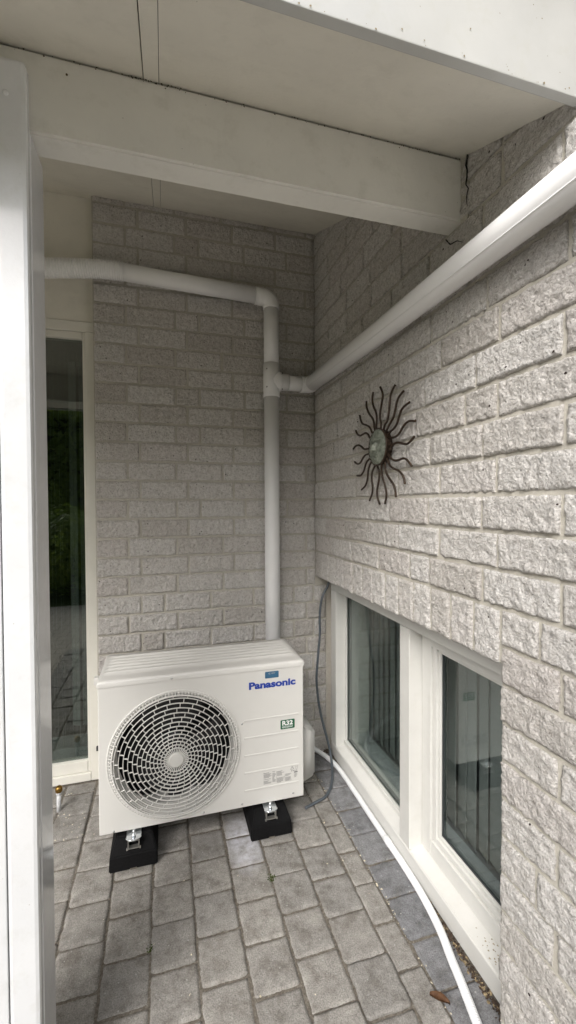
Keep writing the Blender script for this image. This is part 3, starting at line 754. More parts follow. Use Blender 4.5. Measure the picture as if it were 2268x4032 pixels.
for i, x in enumerate(xsx):
    dr = {0: 0.010, 1: 0.004, 2: 0.0006, 9: 0.0006, 10: 0.004, 11: 0.010}.get(i, 0)
    flat = i <= 3 or i >= 8; row = []
    for yq, zq in prof:
        if flat and zq > UZT + 0.001: zq = UZT + 0.001
        zz = max(UZS + 0.0008, zq - dr) if zq > UZS + 0.002 else zq
        row.append(b.verts.new((x, yq, zz)))
    rows.append(row)
for r0, r1 in zip(rows, rows[1:]):
    for i in range(len(prof) - 1): b.faces.new((r0[i], r0[i + 1], r1[i + 1], r1[i]))
for row, rev in ((rows[0], 0), (rows[-1], 1)):
    b.faces.new(row if rev else list(reversed(row)))
bmesh.ops.recalc_face_normals(b, faces=b.faces)
tc = acp(link('top_cover', b, ACW, smooth=True))
tc.data.polygons[-1].use_smooth = False; tc.data.polygons[-2].use_smooth = False
acp(box('lift_lug', (UX0 - 0.021, -0.435, 0.672), (UX0 - 0.0035, -0.405, 0.702), ACW, None, 0.004))
acp(tube('sensor_lead', [(UX0 - 0.008, -0.21, 0.40), (UX0 - 0.009, -0.205, 0.32), (UX0 - 0.008, -0.20, 0.23)], 0.003, CABLE, None, 6))
acp(box('sensor_clip', (UX0 - 0.018, -0.23, 0.40), (UX0 - 0.0005, -0.20, 0.425), DSCREW, None, 0.003))
# fan
b = bmesh.new()
for k in range(3):
    a0 = 2 * PI * k / 3 + 0.5
    n, mrad = 14, 8; gv = []
    for j in range(mrad + 1):
        rr = 0.05 + (0.202 - 0.05) * j / mrad; row = []
        for i in range(n + 1):
            t = i / n; an = a0 + t * 1.75 + 0.35 * (j / mrad); yy = -0.375 - 0.055 * (t - 0.5) * (0.6 + 0.6 * j / mrad)
            row.append(b.verts.new((CXF + rr * math.cos(an), yy, CZF + rr * math.sin(an))))
        gv.append(row)
    for j in range(mrad):
        for i in range(n): b.faces.new((gv[j][i], gv[j][i + 1], gv[j + 1][i + 1], gv[j + 1][i]))
acp(link('fan_blade', b, BLADE, smooth=True))
b = bmesh.new(); sweep(b, [(CXF, -0.33, CZF), (CXF, -0.42, CZF), (CXF, -0.428, CZF)], [0.052, 0.052, 0.04], 32)
acp(link('fan_hub', b, BLADE))
b = bmesh.new(); M_ = Matrix.Rotation(PI / 2, 4, 'X')
bmesh.ops.create_circle(b, cap_ends=True, segments=48, radius=0.30, matrix=Matrix.Translation((CXF, -0.30, CZF)) @ M_)
acp(link('fan_chamber', b, ACDARK))
# grille: domed rings with staggered struts
def dome(r): return UYF - 0.004 - 0.034 * (1 - (r / 0.262) ** 3.2)
def ring_into(b, r, wd, dp, y, n=112, cy=0.0):
    prof = [(r - wd / 2, y), (r - wd * .3, y - 0.0012), (r + wd * .3, y - 0.0012), (r + wd / 2, y), (r + wd / 2, y + dp), (r - wd / 2, y + dp)]
    R_ = [[b.verts.new((CXF + pr * math.cos(2 * PI * i / n), py, CZF + pr * math.sin(2 * PI * i / n))) for pr, py in prof] for i in range(n)]
    for i in range(n):
        A0, A1 = R_[i], R_[(i + 1) % n]
        for q in range(6): b.faces.new((A0[q], A0[(q + 1) % 6], A1[(q + 1) % 6], A1[q]))
def strut_into(b, a, ra, rb, ya, yb, wd, dp=0.004, sh=0.0):
    a2 = a + sh; p0 = Vector((CXF + ra * math.cos(a), ya, CZF + ra * math.sin(a))); p1 = Vector((CXF + rb * math.cos(a2), yb, CZF + rb * math.sin(a2)))
    d = (p1 - p0); t = Vector((-math.sin(a), 0, math.cos(a))) * wd / 2; dv = Vector((0, dp, 0))
    q = [b.verts.new(x) for x in (p0 - t, p0 + t, p1 + t, p1 - t, p0 - t + dv, p0 + t + dv, p1 + t + dv, p1 - t + dv)]
    for f in ((0, 1, 2, 3), (4, 7, 6, 5), (0, 4, 5, 1), (1, 5, 6, 2), (2, 6, 7, 3), (3, 7, 4, 0)): b.faces.new([q[k] for k in f])
b = bmesh.new(); radii = [0.046]
step = 0.0122
while radii[-1] < 0.238:
    radii.append(radii[-1] + step); step = min(0.0172, step * 1.05)
radii[-1] = 0.2405
for i, r in enumerate(radii): ring_into(b, r, 0.0025 if i < len(radii) - 1 else 0.0055, 0.005, dome(r))
ring_into(b, 0.2565, 0.006, 0.006, UYF - 0.0045)
for i in range(36): strut_into(b, 2 * PI * i / 36, 0.026, radii[0], dome(0.03) + 0.001, dome(radii[0]) + 0.001, 0.0032)
for i in range(len(radii) - 1):
    n = 26 if i < 20 else 26
    for k in range(n):
        a0 = 2 * PI * k / n + (len(radii) - 1 - i) * 0.060 + 0.1
        strut_into(b, a0, radii[i], radii[i + 1], dome(radii[i]) + 0.0008, dome(radii[i + 1]) + 0.0008, 0.0026)
for k in range(120): strut_into(b, 2 * PI * k / 120, radii[-1], 0.2565, dome(radii[-1]) + 0.001, UYF - 0.0035, 0.0030)
bmesh.ops.recalc_face_normals(b, faces=b.faces)
gr = acp(link('fan_grille', b, ACW))
b = bmesh.new(); hy = dome(0.0)
sweep(b, [(CXF, hy + 0.006, CZF), (CXF, hy - 0.001, CZF), (CXF, hy - 0.004, CZF), (CXF, hy - 0.0045, CZF), (CXF, hy - 0.002, CZF), (CXF, hy - 0.002, CZF)], [0.0275, 0.0275, 0.0255, 0.0185, 0.0160, 0.002], 40)
hub = link('hub', b, ACW, None, smooth=False); hub.parent = gr; hub.matrix_parent_inverse = (ACI.inverted() @ gr.matrix_parent_inverse).inverted()
# pressed ridges, screws
for z0_, z1_ in ((0.4765, 0.478), (0.4025, 0.404), (0.328, 0.330), (0.255, 0.257), (0.180, 0.183)):
    b = bmesh.new(); bbox(b, (-0.492, UYF - 0.0022, (z0_ + z1_) / 2 - 0.0042), (-0.2555, UYF + 0.001, (z0_ + z1_) / 2 + 0.0042), 0.002, 2)
    acp(link('panel_ridge', b, ACW))
for x, z in ((-0.501, 0.466), (-0.503, 0.129), (-0.661, 0.126), (-1.003, 0.121), (-0.281, 0.134), (-0.782, 0.692)):
    b = bmesh.new(); bmesh.ops.create_uvsphere(b, u_segments=14, v_segments=8, radius=0.0046)
    o = acp(link('screw', b, SCREW, None, smooth=True)); o.location = (x, UYF - (0.003 if z > .69 else 0), z); o.scale = (1, 0.6, 1)
# service valve cover on the end
b = bmesh.new(); pts = [(0.108, -0.43), (0.132, -0.44), (0.350, -0.44), (0.395, -0.42), (0.395, -0.24), (0.108, -0.24)]
yz = [(-0.43, 0.112), (-0.43, 0.395), (-0.235, 0.395), (-0.235, 0.112)]
bbox(b, (UX1 + 0.0005, -0.43, 0.112), (UX1 + 0.082, -0.235, 0.395))
for v in b.verts:
    if v.co.x > UX1 + 0.05:
        v.co.z += -0.045 if v.co.z > 0.3 else 0.022
        v.co.y += 0.015 if v.co.y < -0.3 else -0.01
bmesh.ops.bevel(b, geom=list(b.edges), offset=0.012, segments=4, affect='EDGES')
acp(link('valve_cover', b, ACW, smooth=False))
for p in bpy.data.objects['valve_cover'].data.polygons: p.use_smooth = True
# lettering and stickers
YT = UYF - 0.0006
acp(text_obj('brand_lettering', 'Panasonic', 0.203, 0.031, BLUE, None, (-0.4715, YT, 0.6055), fat=0.042))
o = acp(rounded_card('blue_sticker', -0.4025, -0.343, 0.6455, 0.6735, UYF, 0.003, STBLUE, None))
acp(text_obj('sticker_lettering', 'q\u00b7air', 0.031, 0.011, PRINTG, None, (-0.388, YT - 0.0002, 0.660), fat=0.01, depth=0.0002))
acp(rounded_card('green_sticker', -0.336, -0.273, 0.4185, 0.458, UYF, 0.004, GREEN, None))
acp(text_obj('sticker_lettering', 'R32', 0.047, 0.0195, PRINTW, None, (-0.3285, YT - 0.0002, 0.4345), fat=0.035, depth=0.0003))
acp(text_obj('sticker_lettering', 'REFRIGERANT', 0.047, 0.0055, PRINTW, None, (-0.3285, YT - 0.0002, 0.4235), fat=0.01, depth=0.0003))
acp(box('sticker_rule', (-0.3285, YT - 0.0005, 0.4312), (-0.2815, YT - 0.0001, 0.4320), PRINTW))
# rating plate print: columns of fine lines
b = bmesh.new()
def bar(x, z, wd, ht): bbox(b, (x, UYF - 0.0009, z), (x + wd, UYF - 0.0006, z + ht))
random.seed(21)
for cx, zt, n, wmax in ((-0.411, 0.236, 13, 0.040), (-0.373, 0.243, 13, 0.016), (-0.353, 0.240, 14, 0.034), (-0.316, 0.222, 9, 0.028)):
    for i in range(n):
        if random.random() < 0.12: continue
        bar(cx, zt - 0.0036 * i, wmax * random.uniform(0.45, 1), 0.0015)
bar(-0.355, 0.196, 0.0006, 0.047); bar(-0.318, 0.196, 0.0006, 0.026); bar(-0.277, 0.222, 0.016, 0.006)
for i in range(5): bar(-0.278 + 0.002 * (i % 2), 0.217 - 0.0035 * i, random.uniform(.008, .016), 0.0014)
for i in range(4): bar(-0.29 + i * 0.0075, 0.2305, 0.0045, 0.0035)
bar(-0.270, 0.238, 0.0007, 0.014); bar(-0.262, 0.238, 0.0007, 0.014); bar(-0.270, 0.252, 0.0087, 0.0007); bar(-0.270, 0.238, 0.0087, 0.0007); bar(-0.270, 0.245, 0.0087, 0.0007)
acp(link('rating_print', b, PRINTK))
b = bmesh.new()
tri = [(-0.293, 0.239), (-0.277, 0.239), (-0.285, 0.2525)]
for (xa, za), (xb, zb) in zip(tri, tri[1:] + tri[:1]):
    dx_, dz_ = xb - xa, zb - za; l = math.hypot(dx_, dz_); nx_, nz_ = -dz_ / l * 0.0007, dx_ / l * 0.0007
    b.faces.new([b.verts.new((q[0], UYF - 0.0009, q[1])) for q in ((xa - nx_, za - nz_), (xb - nx_, zb - nz_), (xb + nx_, zb + nz_), (xa + nx_, za + nz_))])
bbox(b, (-0.2857, UYF - 0.001, 0.2425), (-0.2843, UYF - 0.0006, 0.2485))
bmesh.ops.recalc_face_normals(b, faces=b.faces)
acp(link('warning_triangle', b, PRINTK))
acp(text_obj('rating_heading', 'Panasonic', 0.024, 0.0042, PRINTK, None, (-0.411, YT - 0.0001, 0.2405), fat=0.02, depth=0.0003))

# zinc foot brackets of the unit and its rubber feet
def foot(cx, label):
    ft = thing('rubber_foot', label, 'mounting foot', (cx, -0.35, 0.0), group='rubber feet under the outdoor unit')
    b = bmesh.new(); L0, L1 = -0.198, 0.21
    def ringv(z, hw_, f0, f1): return [b.verts.new(p) for p in ((-hw_, f0, z), (hw_, f0, z), (hw_, f1, z), (-hw_, f1, z))]
    rg = [ringv(0.0, 0.088, L0, L1), ringv(0.052, 0.086, L0 + 0.010, L1 - 0.010), ringv(0.0965, 0.066, L0 + 0.052, L1 - 0.05)]
    for r0, r1 in zip(rg, rg[1:]):
        for i in range(4): b.faces.new((r0[i], r0[(i + 1) % 4], r1[(i + 1) % 4], r1[i]))
    b.faces.new(list(reversed(rg[0]))); b.faces.new(rg[-1])
    bmesh.ops.bevel(b, geom=list(b.edges), offset=0.004, segments=2, affect='EDGES')
    link('rubber_block', b, RUBBER, ft)
    b = bmesh.new(); bbox(b, (-0.030, L0 + 0.018, 0.060), (0.030, L0 + 0.034, 0.068))
    for v in b.verts:
        if v.co.z > .058: v.co.y += 0.008
    link('mould_step', b, RUBBER, ft)
    b = bmesh.new(); bbox(b, (-0.012, L0 - 0.0006, 0.0), (0.012, L0 + 0.006, 0.006)); link('drain_notch', b, SOIL, ft)
    b = bmesh.new()                                        # C-shaped rail
    for lo, hi in (((-0.021, L0 + 0.012, 0.070), (-0.018, 0.14, 0.0985)), ((0.018, L0 + 0.012, 0.070), (0.021, 0.14, 0.0985)), ((-0.018, L0 + 0.012, 0.070), (0.018, 0.14, 0.073)),
                   ((-0.0205, L0 + 0.012, 0.0987), (-0.008, 0.14, 0.101)), ((0.008, L0 + 0.012, 0.0987), (0.0205, 0.14, 0.101)), ((-0.026, L0 + 0.010, 0.068), (-0.0215, L0 + 0.017, 0.074)), ((0.0215, L0 + 0.010, 0.068), (0.026, L0 + 0.017, 0.074))): bbox(b, lo, hi)
    link('mounting_rail', b, ALU, ft)
    return ft
foot(-0.929, 'black rubber mounting foot under the fan end of the outdoor unit')
foot(-0.388, 'black rubber mounting foot under the rating-plate end of the outdoor unit')
for cx in (-0.929, -0.388):
    b = bmesh.new(); pts = []
    for k in range(9): a = PI + PI * k / 8; pts.append((0.027 * max(-1, min(1, 1.12 * math.cos(a))), -0.520 + 0.022 * math.sin(a)))
    pts = [(-0.027, -0.46)] + pts + [(0.027, -0.46)]
    f = b.faces.new([b.verts.new((cx + x, y, 0.1018)) for x, y in pts]); g = bmesh.ops.extrude_face_region(b, geom=[f])
    for v in g['geom']:
        if isinstance(v, bmesh.types.BMVert): v.co.z += 0.003
    bmesh.ops.recalc_face_normals(b, faces=b.faces)
    br_ = acp(link('foot_bracket', b, ZINC))
    rim = [(cx + x, y, 0.106) for x, y in pts[1:-1]]
    rimo = tube('rim', rim, 0.0018, ZINC, None, 8); rimo.parent = br_; rimo.matrix_parent_inverse = (ACI.inverted() @ br_.matrix_parent_inverse).inverted()
    for nm, p, r in (('stud', [(cx, -0.515, 0.101), (cx, -0.515, 0.127)], 0.0042), ('nut', [(cx, -0.515, 0.1052), (cx, -0.515, 0.112)], 0.0085)):
        bo = tube(nm, p, r, ZINC, None, 6 if nm == 'nut' else 12); bo.parent = br_; bo.matrix_parent_inverse = (ACI.inverted() @ br_.matrix_parent_inverse).inverted()

# ------------------------------------------------------------------ white duct run
duct = thing('pipe_duct', 'white plastic duct run with elbow, tee and ribbed hose on the brick corner', 'duct', (-0.257, -0.045, 0.6))
bpy.context.view_layer.update(); DI = duct.matrix_world.inverted()
def dp(o): o.parent = duct; o.matrix_parent_inverse = DI; return o
DRD = 0.0395; DYC = -0.048; VX = -0.257
dp(tube('straight_duct', [(VX, DYC, 0.30), (VX, DYC, 1.95)], DRD, DUCT, None, 32))
dp(tube('straight_duct', [(VX, DYC, 2.10), (VX, DYC, 2.405)], DRD, DUCT, None, 32))
dp(tube('straight_duct', [(-0.985, DYC, 2.487), (-0.33, DYC, 2.456)], DRD, DUCT, None, 32))
E_ = [(-0.342, DYC, 2.4565), (-0.3415, DYC, 2.4565), (-0.31, DYC, 2.4545)]
for k in range(1, 12):
    a = math.radians(90 - 90 * k / 11); E_.append((-0.305 + 0.048 * math.cos(a), DYC, 2.4065 + 0.048 * math.sin(a)))
E_ += [(VX, DYC, 2.3955), (VX, DYC, 2.395)]
dp(tube('elbow', E_, [0.039, 0.0425] + [0.0425] * (len(E_) - 4) + [0.0425, 0.039], DUCT, None, 32, up=Vector((0, 1, 0))))
dp(tube('tee', [(VX, DYC, 1.9385), (VX, DYC, 1.939), (VX, DYC, 2.112), (VX, DYC, 2.1125)], [0.039, 0.0428, 0.0428, 0.039], DUCT, None, 32))
TB = [(VX, DYC, 2.021), (-0.222, DYC, 2.021), (-0.208, DYC, 2.021), (-0.198, DYC, 2.021), (-0.168, DYC, 2.021), (-0.1675, DYC, 2.021)]
tee2 = dp(tube('tee_branch', TB, [0.0428, 0.056, 0.048, 0.0432, 0.0428, 0.039], DUCT, None, 32))
dp(tube('straight_duct', [(-0.18, DYC, 2.020), (-0.08, DYC, 2.019)], DRD, DUCT, None, 32))
RX = -0.048
CE = [(-0.0965, DYC, 2.018), (-0.096, DYC, 2.018), (-0.078, DYC, 2.018), (-0.064, DYC - 0.004, 2.017), (-0.053, DYC - 0.014, 2.016), (RX, DYC - 0.030, 2.015), (RX, DYC - 0.055, 2.015), (RX, DYC - 0.0555, 2.015)]
dp(tube('corner_elbow', CE, [0.039] + [0.0425] * 6 + [0.039], DUCT, None, 32))
dp(tube('straight_duct', [(RX, DYC - 0.03, 2.015), (RX, -0.8, 2.002), (RX, -3.38, 1.985)], DRD, DUCT, None, 32))
dp(tube('cover_seam', [(RX - 0.032, -0.12, 1.991), (RX - 0.032, -0.8, 1.978), (RX - 0.032, -3.37, 1.961)], 0.0016, DUCT, None, 6))
for (x, y, z) in ((-0.302, DYC - 0.030, 2.434), (VX - 0.032, DYC - 0.029, 2.078), (VX - 0.032, DYC - 0.029, 1.985), (-0.208, DYC - 0.038, 2.058), (-0.207, DYC - 0.030, 1.978), (-0.062, DYC - 0.040, 1.996)):
    b = bmesh.new(); bmesh.ops.create_icosphere(b, subdivisions=1, radius=0.0038); dp(link('duct_screw', b, DSCREW, None, smooth=True)).location = (x, y, z)
hp = catmull([(-0.978, DYC, 2.4867), (-1.06, DYC, 2.487), (-1.143, DYC - 0.002, 2.478), (-1.236, DYC - 0.004, 2.466), (-1.33, DYC - 0.004, 2.452), (-1.42, DYC, 2.445), (-1.50, DYC + 0.01, 2.443), (-1.55, DYC + 0.05, 2.443), (-1.565, DYC + 0.125, 2.443)], 40)
rr = []; pp = []
n = len(hp); RIB = 66
for i in range(RIB * 4):
    t = i / (RIB * 4 - 1) * (n - 1); q = int(t); f_ = t - q; pnt = hp[q].lerp(hp[min(q + 1, n - 1)], f_)
    pp.append(pnt); rr.append(0.0415 + (0.0026 if i % 4 in (1, 2) else -0.0022))
dp(tube('ribbed_hose', pp, rr, DUCT, None, 28))

# ------------------------------------------------------------------ hose and cable on the ground
hs_ = [(-0.19, -0.02, 0.14), (-0.12, 0.0, 0.085), (-0.06, -0.018, 0.05), (-0.012, -0.055, 0.030), (0.022, -0.11, 0.020), (0.044, -0.18, 0.015), (0.052, -0.27, 0.0135), (0.0535, -0.40, 0.013), (0.0535, -0.52, 0.013), (0.0535, -0.63, 0.013), (0.0535, -0.715, 0.013)]
hc_ = [(0.0535, -0.715, 0.013), (0.0545, -0.80, 0.013), (0.053, -0.893, 0.013), (0.049, -0.966, 0.013), (0.041, -1.038, 0.013), (0.030, -1.102, 0.013), (0.013, -1.166, 0.013), (-0.001, -1.229, 0.013), (-0.013, -1.277, 0.013), (-0.026, -1.328, 0.013), (-0.05, -1.43, 0.013), (-0.08, -1.6, 0.013), (-0.12, -1.9, 0.013)]
hose = thing('drain_hose', 'white condensate hose lying along the foot of the low window', 'hose', (0.05, -0.7, 0.0))
bpy.context.view_layer.update(); HI = hose.matrix_world.inverted()
def hpz(o): o.parent = hose; o.matrix_parent_inverse = HI; return o
hpz(tube('smooth_hose', catmull(hs_, 8), 0.0122, HOSE, None, 16))
cc = catmull(hc_, 60); pp = []; rr = []
tot = sum((q - p).length for p, q in zip(cc, cc[1:])); nrib = int(tot / 0.0062); acc = 0; k = 0; samp = []
step = tot / (nrib * 4); tgt = 0.0
for p, q in zip(cc, cc[1:]):
    l = (q - p).length
    while tgt <= acc + l and l > 0: samp.append(p.lerp(q, (tgt - acc) / l)); tgt += step
    acc += l
hpz(tube('ribbed_hose', samp, [0.0118 + (0.0012 if i % 4 in (1, 2) else -0.0004) for i in range(len(samp))], HOSE, None, 14))
hpz(tube('coupling', [(0.0535, -0.690, 0.0135), (0.0535, -0.692, 0.0135), (0.0535, -0.728, 0.0135), (0.0535, -0.730, 0.0135)], [0.0122, 0.0138, 0.0138, 0.012], HOSE, None, 18))

cb = [(0.060, -0.062, 0.975), (0.048, -0.064, 0.93), (0.034, -0.066, 0.91), (0.015, -0.069, 0.874), (0.002, -0.073, 0.820), (-0.004, -0.078, 0.749), (-0.005, -0.084, 0.684), (-0.015, -0.089, 0.597),
      (-0.024, -0.095, 0.520), (-0.031, -0.101, 0.452), (-0.030, -0.108, 0.387), (-0.022, -0.117, 0.305), (-0.005, -0.126, 0.215), (0.012, -0.135, 0.146), (0.025, -0.142, 0.088),
      (0.026, -0.170, 0.036), (0.009, -0.222, 0.010), (-0.019, -0.287, 0.0075), (-0.056, -0.348, 0.0075), (-0.098, -0.389, 0.0075), (-0.140, -0.405, 0.0075), (-0.204, -0.429, 0.0075)]
cable = tube('power_cable', catmull(cb, 6), 0.0065, CABLE, None, 12)
tag(cable, 'loose grey cable hanging from the lintel corner down to the paving', 'cable')

# ------------------------------------------------------------------ metal sun on the right wall
SY, SZ = -0.798, 1.592
sun = thing('sun_ornament', 'rusty metal sun with wavy rays and a patinated face hung on the brick wall', 'ornament', (0, SY, SZ))
rays = [[(665,200),(700,280),(712,360),(690,500),(665,650),(665,760),(680,840)],[(935,165),(890,240),(850,350),(835,500),(815,680),(790,800),(745,885)],[(1085,270),(1010,360),(965,460),(935,600),(895,750),(820,880),(800,930)],
[(1190,470),(1110,530),(1050,600),(1010,700),(965,850),(900,950),(850,990)],[(1295,805),(1190,805),(1120,850),(1060,930),(1010,1020),(930,1090),(850,1100),(810,1080)],[(1275,1080),(1210,1160),(1140,1215),(1060,1205),(980,1190),(910,1215),(860,1280),(845,1320)],
[(1230,1610),(1180,1540),(1120,1480),(1060,1475),(1000,1500),(930,1510),(870,1480),(840,1440)],[(1105,1930),(1090,1830),(1050,1750),(990,1690),(900,1650),(840,1600),(810,1530)],[(945,2165),(930,2020),(890,1920),(830,1830),(780,1740),(760,1650),(755,1570)],
[(750,2280),(775,2140),(765,2020),(735,1900),(700,1780),(690,1680),(695,1590)],[(660,2290),(620,2180),(610,2060),(630,1930),(650,1800),(645,1700),(615,1600)],[(475,2225),(520,2100),(530,1980),(515,1850),(520,1740),(545,1660),(580,1590)],
[(335,2030),(400,1960),(435,1860),(450,1720),(470,1620),(505,1540)],[(255,1780),(320,1775),(370,1700),(395,1620),(430,1530),(475,1480)],[(210,1535),(260,1570),(310,1550),(350,1480),(400,1415),(450,1395)],
[(185,1305),(225,1255),(280,1235),(330,1260),(380,1305),(445,1300)],[(230,975),(260,1040),(310,1065),(360,1040),(410,1020),(450,1045),(475,1095)],[(300,705),(315,780),(350,850),(420,880),(470,910),(500,960),(515,1000)],
[(420,455),(425,560),(465,670),(530,760),(555,840),(560,920)],[(540,290),(525,420),(545,540),(590,650),(605,770),(595,910)]]
CO = Vector((-0.8043, -2.2566, 1.3839))
def on_wall(px, X):                               # direction of a traced point, its place from the plane it lies in
    u, v = 1350 + px[0] / 4.528, 1480 + px[1] / 4.528
    d = fw + rt * ((u - 1134) / 1699.37) - up * ((v - 2016) / 1699.37)
    return CO + d * ((X - CO.x) / d.x)
bpy.context.view_layer.update(); SI = sun.matrix_world.inverted()
def sp_(o): o.parent = sun; o.matrix_parent_inverse = SI; return o
for r in rays:
    n = len(r); pts = [on_wall(p, -0.016 - 0.009 * (i / (n - 1))) for i, p in enumerate(r)]
    cen = Vector((-0.026, SY, SZ)); pts.append(pts[-1].lerp(cen, 0.25))
    sp_(tube('ray', catmull(pts, 6), 0.0041, RUST, None, 8))
def ringo(name, r, tr, x, mat, n=40):
    b = bmesh.new(); P = [(x, SY + r * math.cos(2 * PI * i / n), SZ + r * math.sin(2 * PI * i / n)) for i in range(n + 1)]
    sweep(b, P, tr, 8, cap=False); return sp_(link(name, b, mat, None, smooth=True))
b = bmesh.new(); sweep(b, [(-0.006, SY, SZ), (-0.035, SY, SZ)], [0.057, 0.065], 40); sp_(link('drum', b, RUST))
ringo('rim', 0.0675, 0.0036, -0.037, RUST); ringo('rim', 0.058, 0.0045, -0.014, RUST)
for k in range(26):
    a = 2 * PI * k / 26; b = bmesh.new(); bbox(b, (-0.034, -0.004, -0.0035), (-0.010, 0.004, 0.0035), 0.0012, 1)
    o = sp_(link('weld_tab', b, RUST)); o.location = (0, SY + 0.060 * math.cos(a), SZ + 0.060 * math.sin(a)); o.rotation_euler = (a, 0, 0)
b = bmesh.new(); n, m_ = 64, 30; cv = b.verts.new((0, 0, 0)); gv = []
def face_h(y, z):                                 # relief of the face, metres towards -x ; y,z in units of the radius
    r = math.hypot(y, z); h = 0.012 * math.sqrt(max(0, 1 - (r * 0.98) ** 2)) + 0.001
    def g(y0, z0, sy, sz, k): return k * math.exp(-((y - y0) / sy) ** 2 - ((z - z0) / sz) ** 2)
    h += g(0, -0.02, 0.10, 0.24, 0.008) + g(0, -0.18, 0.16, 0.08, 0.005)            # nose
    for s in (-1, 1):
        h += g(0.34 * s, 0.20, 0.17, 0.09, -0.006) + g(0.34 * s, 0.19, 0.09, 0.055, 0.006) + g(0.36 * s, 0.36, 0.24, 0.055, 0.0045) + g(0.42 * s, -0.16, 0.2, 0.18, 0.004)
    h += g(0, -0.40, 0.26, 0.05, 0.0045) + g(0, -0.53, 0.2, 0.06, 0.0045) + g(0, -0.465, 0.24, 0.022, -0.004) + g(0, -0.74, 0.2, 0.1, 0.003)
    h = 0.012 * math.sqrt(max(0, 1 - (r * 0.98) ** 2)) + 1.7 * (h - 0.012 * math.sqrt(max(0, 1 - (r * 0.98) ** 2)))
    if r > 0.78: h += 0.0030 * math.sin(math.atan2(z, y) * 40) * min(1, (r - 0.78) / 0.08)
    return h
R_ = 0.0655
for j in range(1, m_ + 1):
    rr_ = j / m_; gv.append([b.verts.new((-face_h(rr_ * math.cos(2 * PI * i / n), rr_ * math.sin(2 * PI * i / n)), rr_ * R_ * math.cos(2 * PI * i / n), rr_ * R_ * math.sin(2 * PI * i / n))) for i in range(n)])
cv.co = (-face_h(0, 0), 0, 0)
for i in range(n): b.faces.new((cv, gv[0][i], gv[0][(i + 1) % n]))
for j in range(m_ - 1):
    for i in range(n): b.faces.new((gv[j][i], gv[j + 1][i], gv[j + 1][(i + 1) % n], gv[j][(i + 1) % n]))
bmesh.ops.recalc_face_normals(b, faces=b.faces)
o = sp_(link('sun_face', b, PATINA, None, smooth=True)); o.location = (-0.0345, SY, SZ)

# ------------------------------------------------------------------ small things
stub = thing('pipe_stub', 'short white pipe stub with a brass cap standing on the paving by the door', 'pipe', (-1.276, -0.116, 0.0))
tube('stub_pipe', [(0, 0, -0.02), (0.001, 0.002, 0.075)], 0.0095, PVCG, stub, 16)
tube('collar', [(0.001, 0.002, 0.073), (0.001, 0.002, 0.080)], 0.0125, PVCG, stub, 16)
tube('brass_cap', [(0.001, 0.002, 0.080), (0.001, 0.002, 0.084), (0.001, 0.002, 0.092), (0.001, 0.002, 0.102), (0.001, 0.002, 0.108), (0.001, 0.002, 0.110)], [0.011, 0.0145, 0.0155, 0.0145, 0.009, 0.003], BRASS, stub, 14)
b = bmesh.new(); nL = 7; row = []
for i in range(nL + 1):
    t = i / nL; wd = 0.012 * math.sin(PI * (0.08 + 0.88 * t)) ** 0.8; x = (t - .5) * 0.054
    row.append([b.verts.new((x, s * wd, 0.004 + 0.007 * abs(s) ** 1.5 + 0.004 * math.sin(3 * t))) for s in (-1, -.5, 0, .5, 1)])
for r0, r1 in zip(row, row[1:]):
    for q in range(4): b.faces.new((r0[q], r0[q + 1], r1[q + 1], r1[q]))
bmesh.ops.solidify(b, geom=list(b.faces), thickness=0.0006)
lf = link('dry_leaf', b, LEAFD, None, (-0.083, -1.247, 0.0), (0, 0, math.radians(-42)), True)
tag(lf, 'curled brown dry leaf lying on the pavers near the hose', 'leaf')
def litter(name, pts, mat, label, smin, smax, zb=0.002):
    b = bmesh.new()
    for x, y in pts:
        s = random.uniform(smin, smax); a = random.uniform(0, 2 * PI); el = random.uniform(0.3, 0.8)
        R3 = Matrix.Rotation(a, 3, 'Z') @ Matrix.Rotation(random.uniform(-.5, .5), 3, 'X') @ Matrix.Rotation(random.uniform(-.4, .4), 3, 'Y')
        c = Vector((x, y, zb + random.uniform(0, 0.004) + s * .3))
        f = b.faces.new([b.verts.new(c + R3 @ Vector(q)) for q in ((-s, 0, 0), (-s * .3, -s * el, s * .1), (s * .6, -s * el * .7, 0), (s, 0, s * .15), (s * .4, s * el, 0), (-s * .4, s * el * .8, s * .1))])
    o = link(name, b, mat); o['kind'] = 'stuff'; o['label'] = label; o['category'] = 'litter'; return o
random.seed(5)
gap = []
for i in range(420):
    y = -0.62 - 0.75 * random.random() ** 0.8; gap.append((0.066 - abs(random.gauss(0, 0.006)) - max(0, (-y - 0.75)) * 0.035 * random.random(), y))
litter('leaf_litter', gap[:120], LITTER, 'pale dry leaf litter gathered along the foot of the window', 0.003, 0.008)
litter('leaf_litter', gap[120:], LITTERD, 'dark rotted litter packed under the window sill', 0.003, 0.008)
cor = [(random.uniform(0.0, 0.062), -abs(random.gauss(0.0, 0.03)) - 0.006) for i in range(60)] + [(random.uniform(-0.2, 0.06), -random.random() * 0.03) for i in range(40)]
litter('leaf_litter', cor, LITTERD, 'dark litter swept into the wall corner behind the hose', 0.002, 0.006)
pet = [(-0.075 + random.gauss(0, 0.005), -0.2 - 1.1 * random.random()) for i in range(60)] + [(-0.156 + random.gauss(0, 0.005), -0.3 - 0.5 * random.random()) for i in range(10)]
pet += [(random.uniform(-1.1, 0.04), random.uniform(-1.25, -0.1)) for i in range(26)] + [(-1.19 + random.gauss(0, .03), -0.2 + random.gauss(0, .04)) for i in range(16)] + [(random.uniform(-1.3, -1.06), random.choice((-0.02, -0.17, -0.32)) + random.gauss(0, .005)) for i in range(26)]
litter('petals', pet, PETAL, 'tiny pale petals scattered in the paving joints', 0.0016, 0.0045)
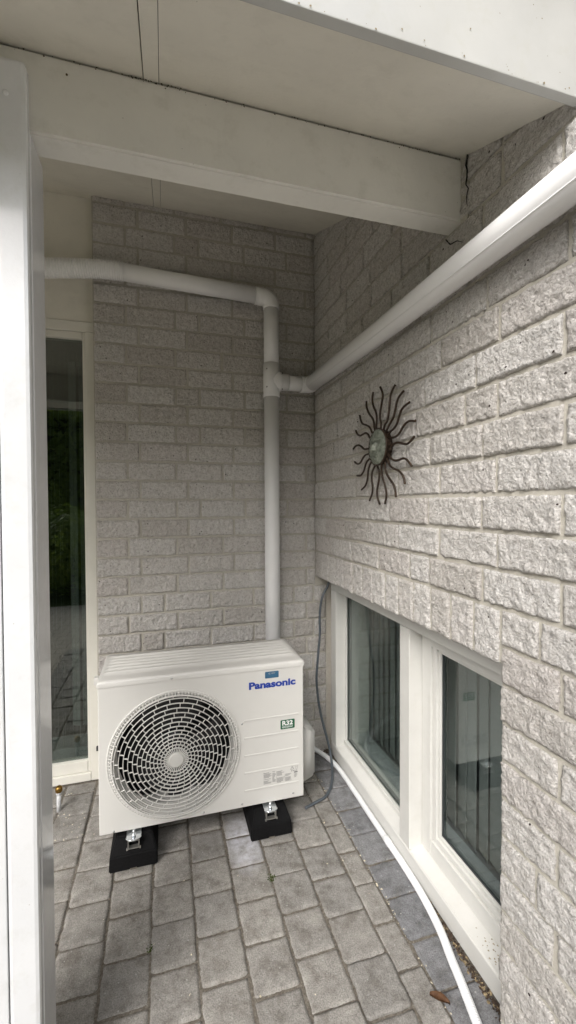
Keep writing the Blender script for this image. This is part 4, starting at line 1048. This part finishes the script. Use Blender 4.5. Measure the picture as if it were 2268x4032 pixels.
mo = [(-0.437 + random.gauss(0, 0.007), -0.735 + random.gauss(0, 0.008)) for i in range(50)] + [(-0.858 + random.gauss(0, 0.004), -0.875 + random.gauss(0, 0.006)) for i in range(20)]
litter('moss', mo, MOSS, 'small green moss tufts growing at paver corners', 0.0015, 0.004, 0.0)

# ------------------------------------------------------------------ garden behind the camera (seen in the glass)
def foliage(name, mat, parent, n, fn, s0, s1):
    b = bmesh.new()
    for i in range(n):
        c, nrm = fn(); s = random.uniform(s0, s1)
        q = nrm.to_track_quat('Z', 'Y').to_matrix() @ Matrix.Rotation(random.uniform(0, 6.3), 3, 'Z') @ Matrix.Rotation(random.uniform(-.8, .8), 3, 'X')
        b.faces.new([b.verts.new(c + q @ Vector(p)) for p in ((-s, 0, 0), (0, -s * .45, s * .1), (s, 0, 0), (0, s * .45, s * .1))])
    return link(name, b, mat, parent)
random.seed(11)
def make_hedge(loc, rz, half, H, lab, n):
    hedge = thing('hedge', lab, 'hedge', loc, (0, 0, rz))
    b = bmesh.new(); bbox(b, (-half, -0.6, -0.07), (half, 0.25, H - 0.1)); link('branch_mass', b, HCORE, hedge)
    def hf():
        x = random.uniform(-half, half)
        if random.random() < 0.12: return Vector((x, random.uniform(-.6, .35), H + noise.noise(Vector((x, 0, 0))) * .3 + random.uniform(-.15, .15))), Vector((random.uniform(-.4, .4), .3, 1))
        z = random.uniform(0, H); return Vector((x, 0.34 + 0.22 * noise.noise(Vector((x * 1.6, z * 1.6, 3))) + random.uniform(-.08, .08), z)), Vector((random.uniform(-.5, .5), 1, random.uniform(-.1, .8)))
    foliage('foliage', LEAFA, hedge, n, hf, 0.05, 0.10)
make_hedge((-1, -7.0, 0), 0, 8, 3.3, 'tall dark green hedge across the far side of the garden', 34000)
make_hedge((-9.5, -3.0, 0), -PI / 2, 4, 2.0, 'shoulder-high green hedge along the open end of the porch', 12000)
for (sx_, sy_, rad, ht, lab) in ((-2.2, -4.9, 0.75, 1.35, 'low rounded garden shrub with bright young leaves near the patio'), (-3.2, -5.9, 0.9, 2.0, 'taller rounded shrub between the low shrub and the hedge')):
    sh = thing('shrub', lab, 'shrub', (sx_, sy_, -0.07))
    tube('stem', [(0, 0, 0), (0.03, 0.02, ht * .5)], [0.04, 0.02], BARK, sh, 8)
    def sf():
        d = Vector((random.gauss(0, 1), random.gauss(0, 1), random.gauss(0.2, .8))).normalized(); k = random.uniform(0.6, 1.05) * (1 + .18 * noise.noise(d * 2.2))
        return Vector((d.x * rad * k, d.y * rad * k, ht * .52 + d.z * ht * .5 * k)), d
    foliage('foliage', LEAFB, sh, 5000, sf, 0.03, 0.06)
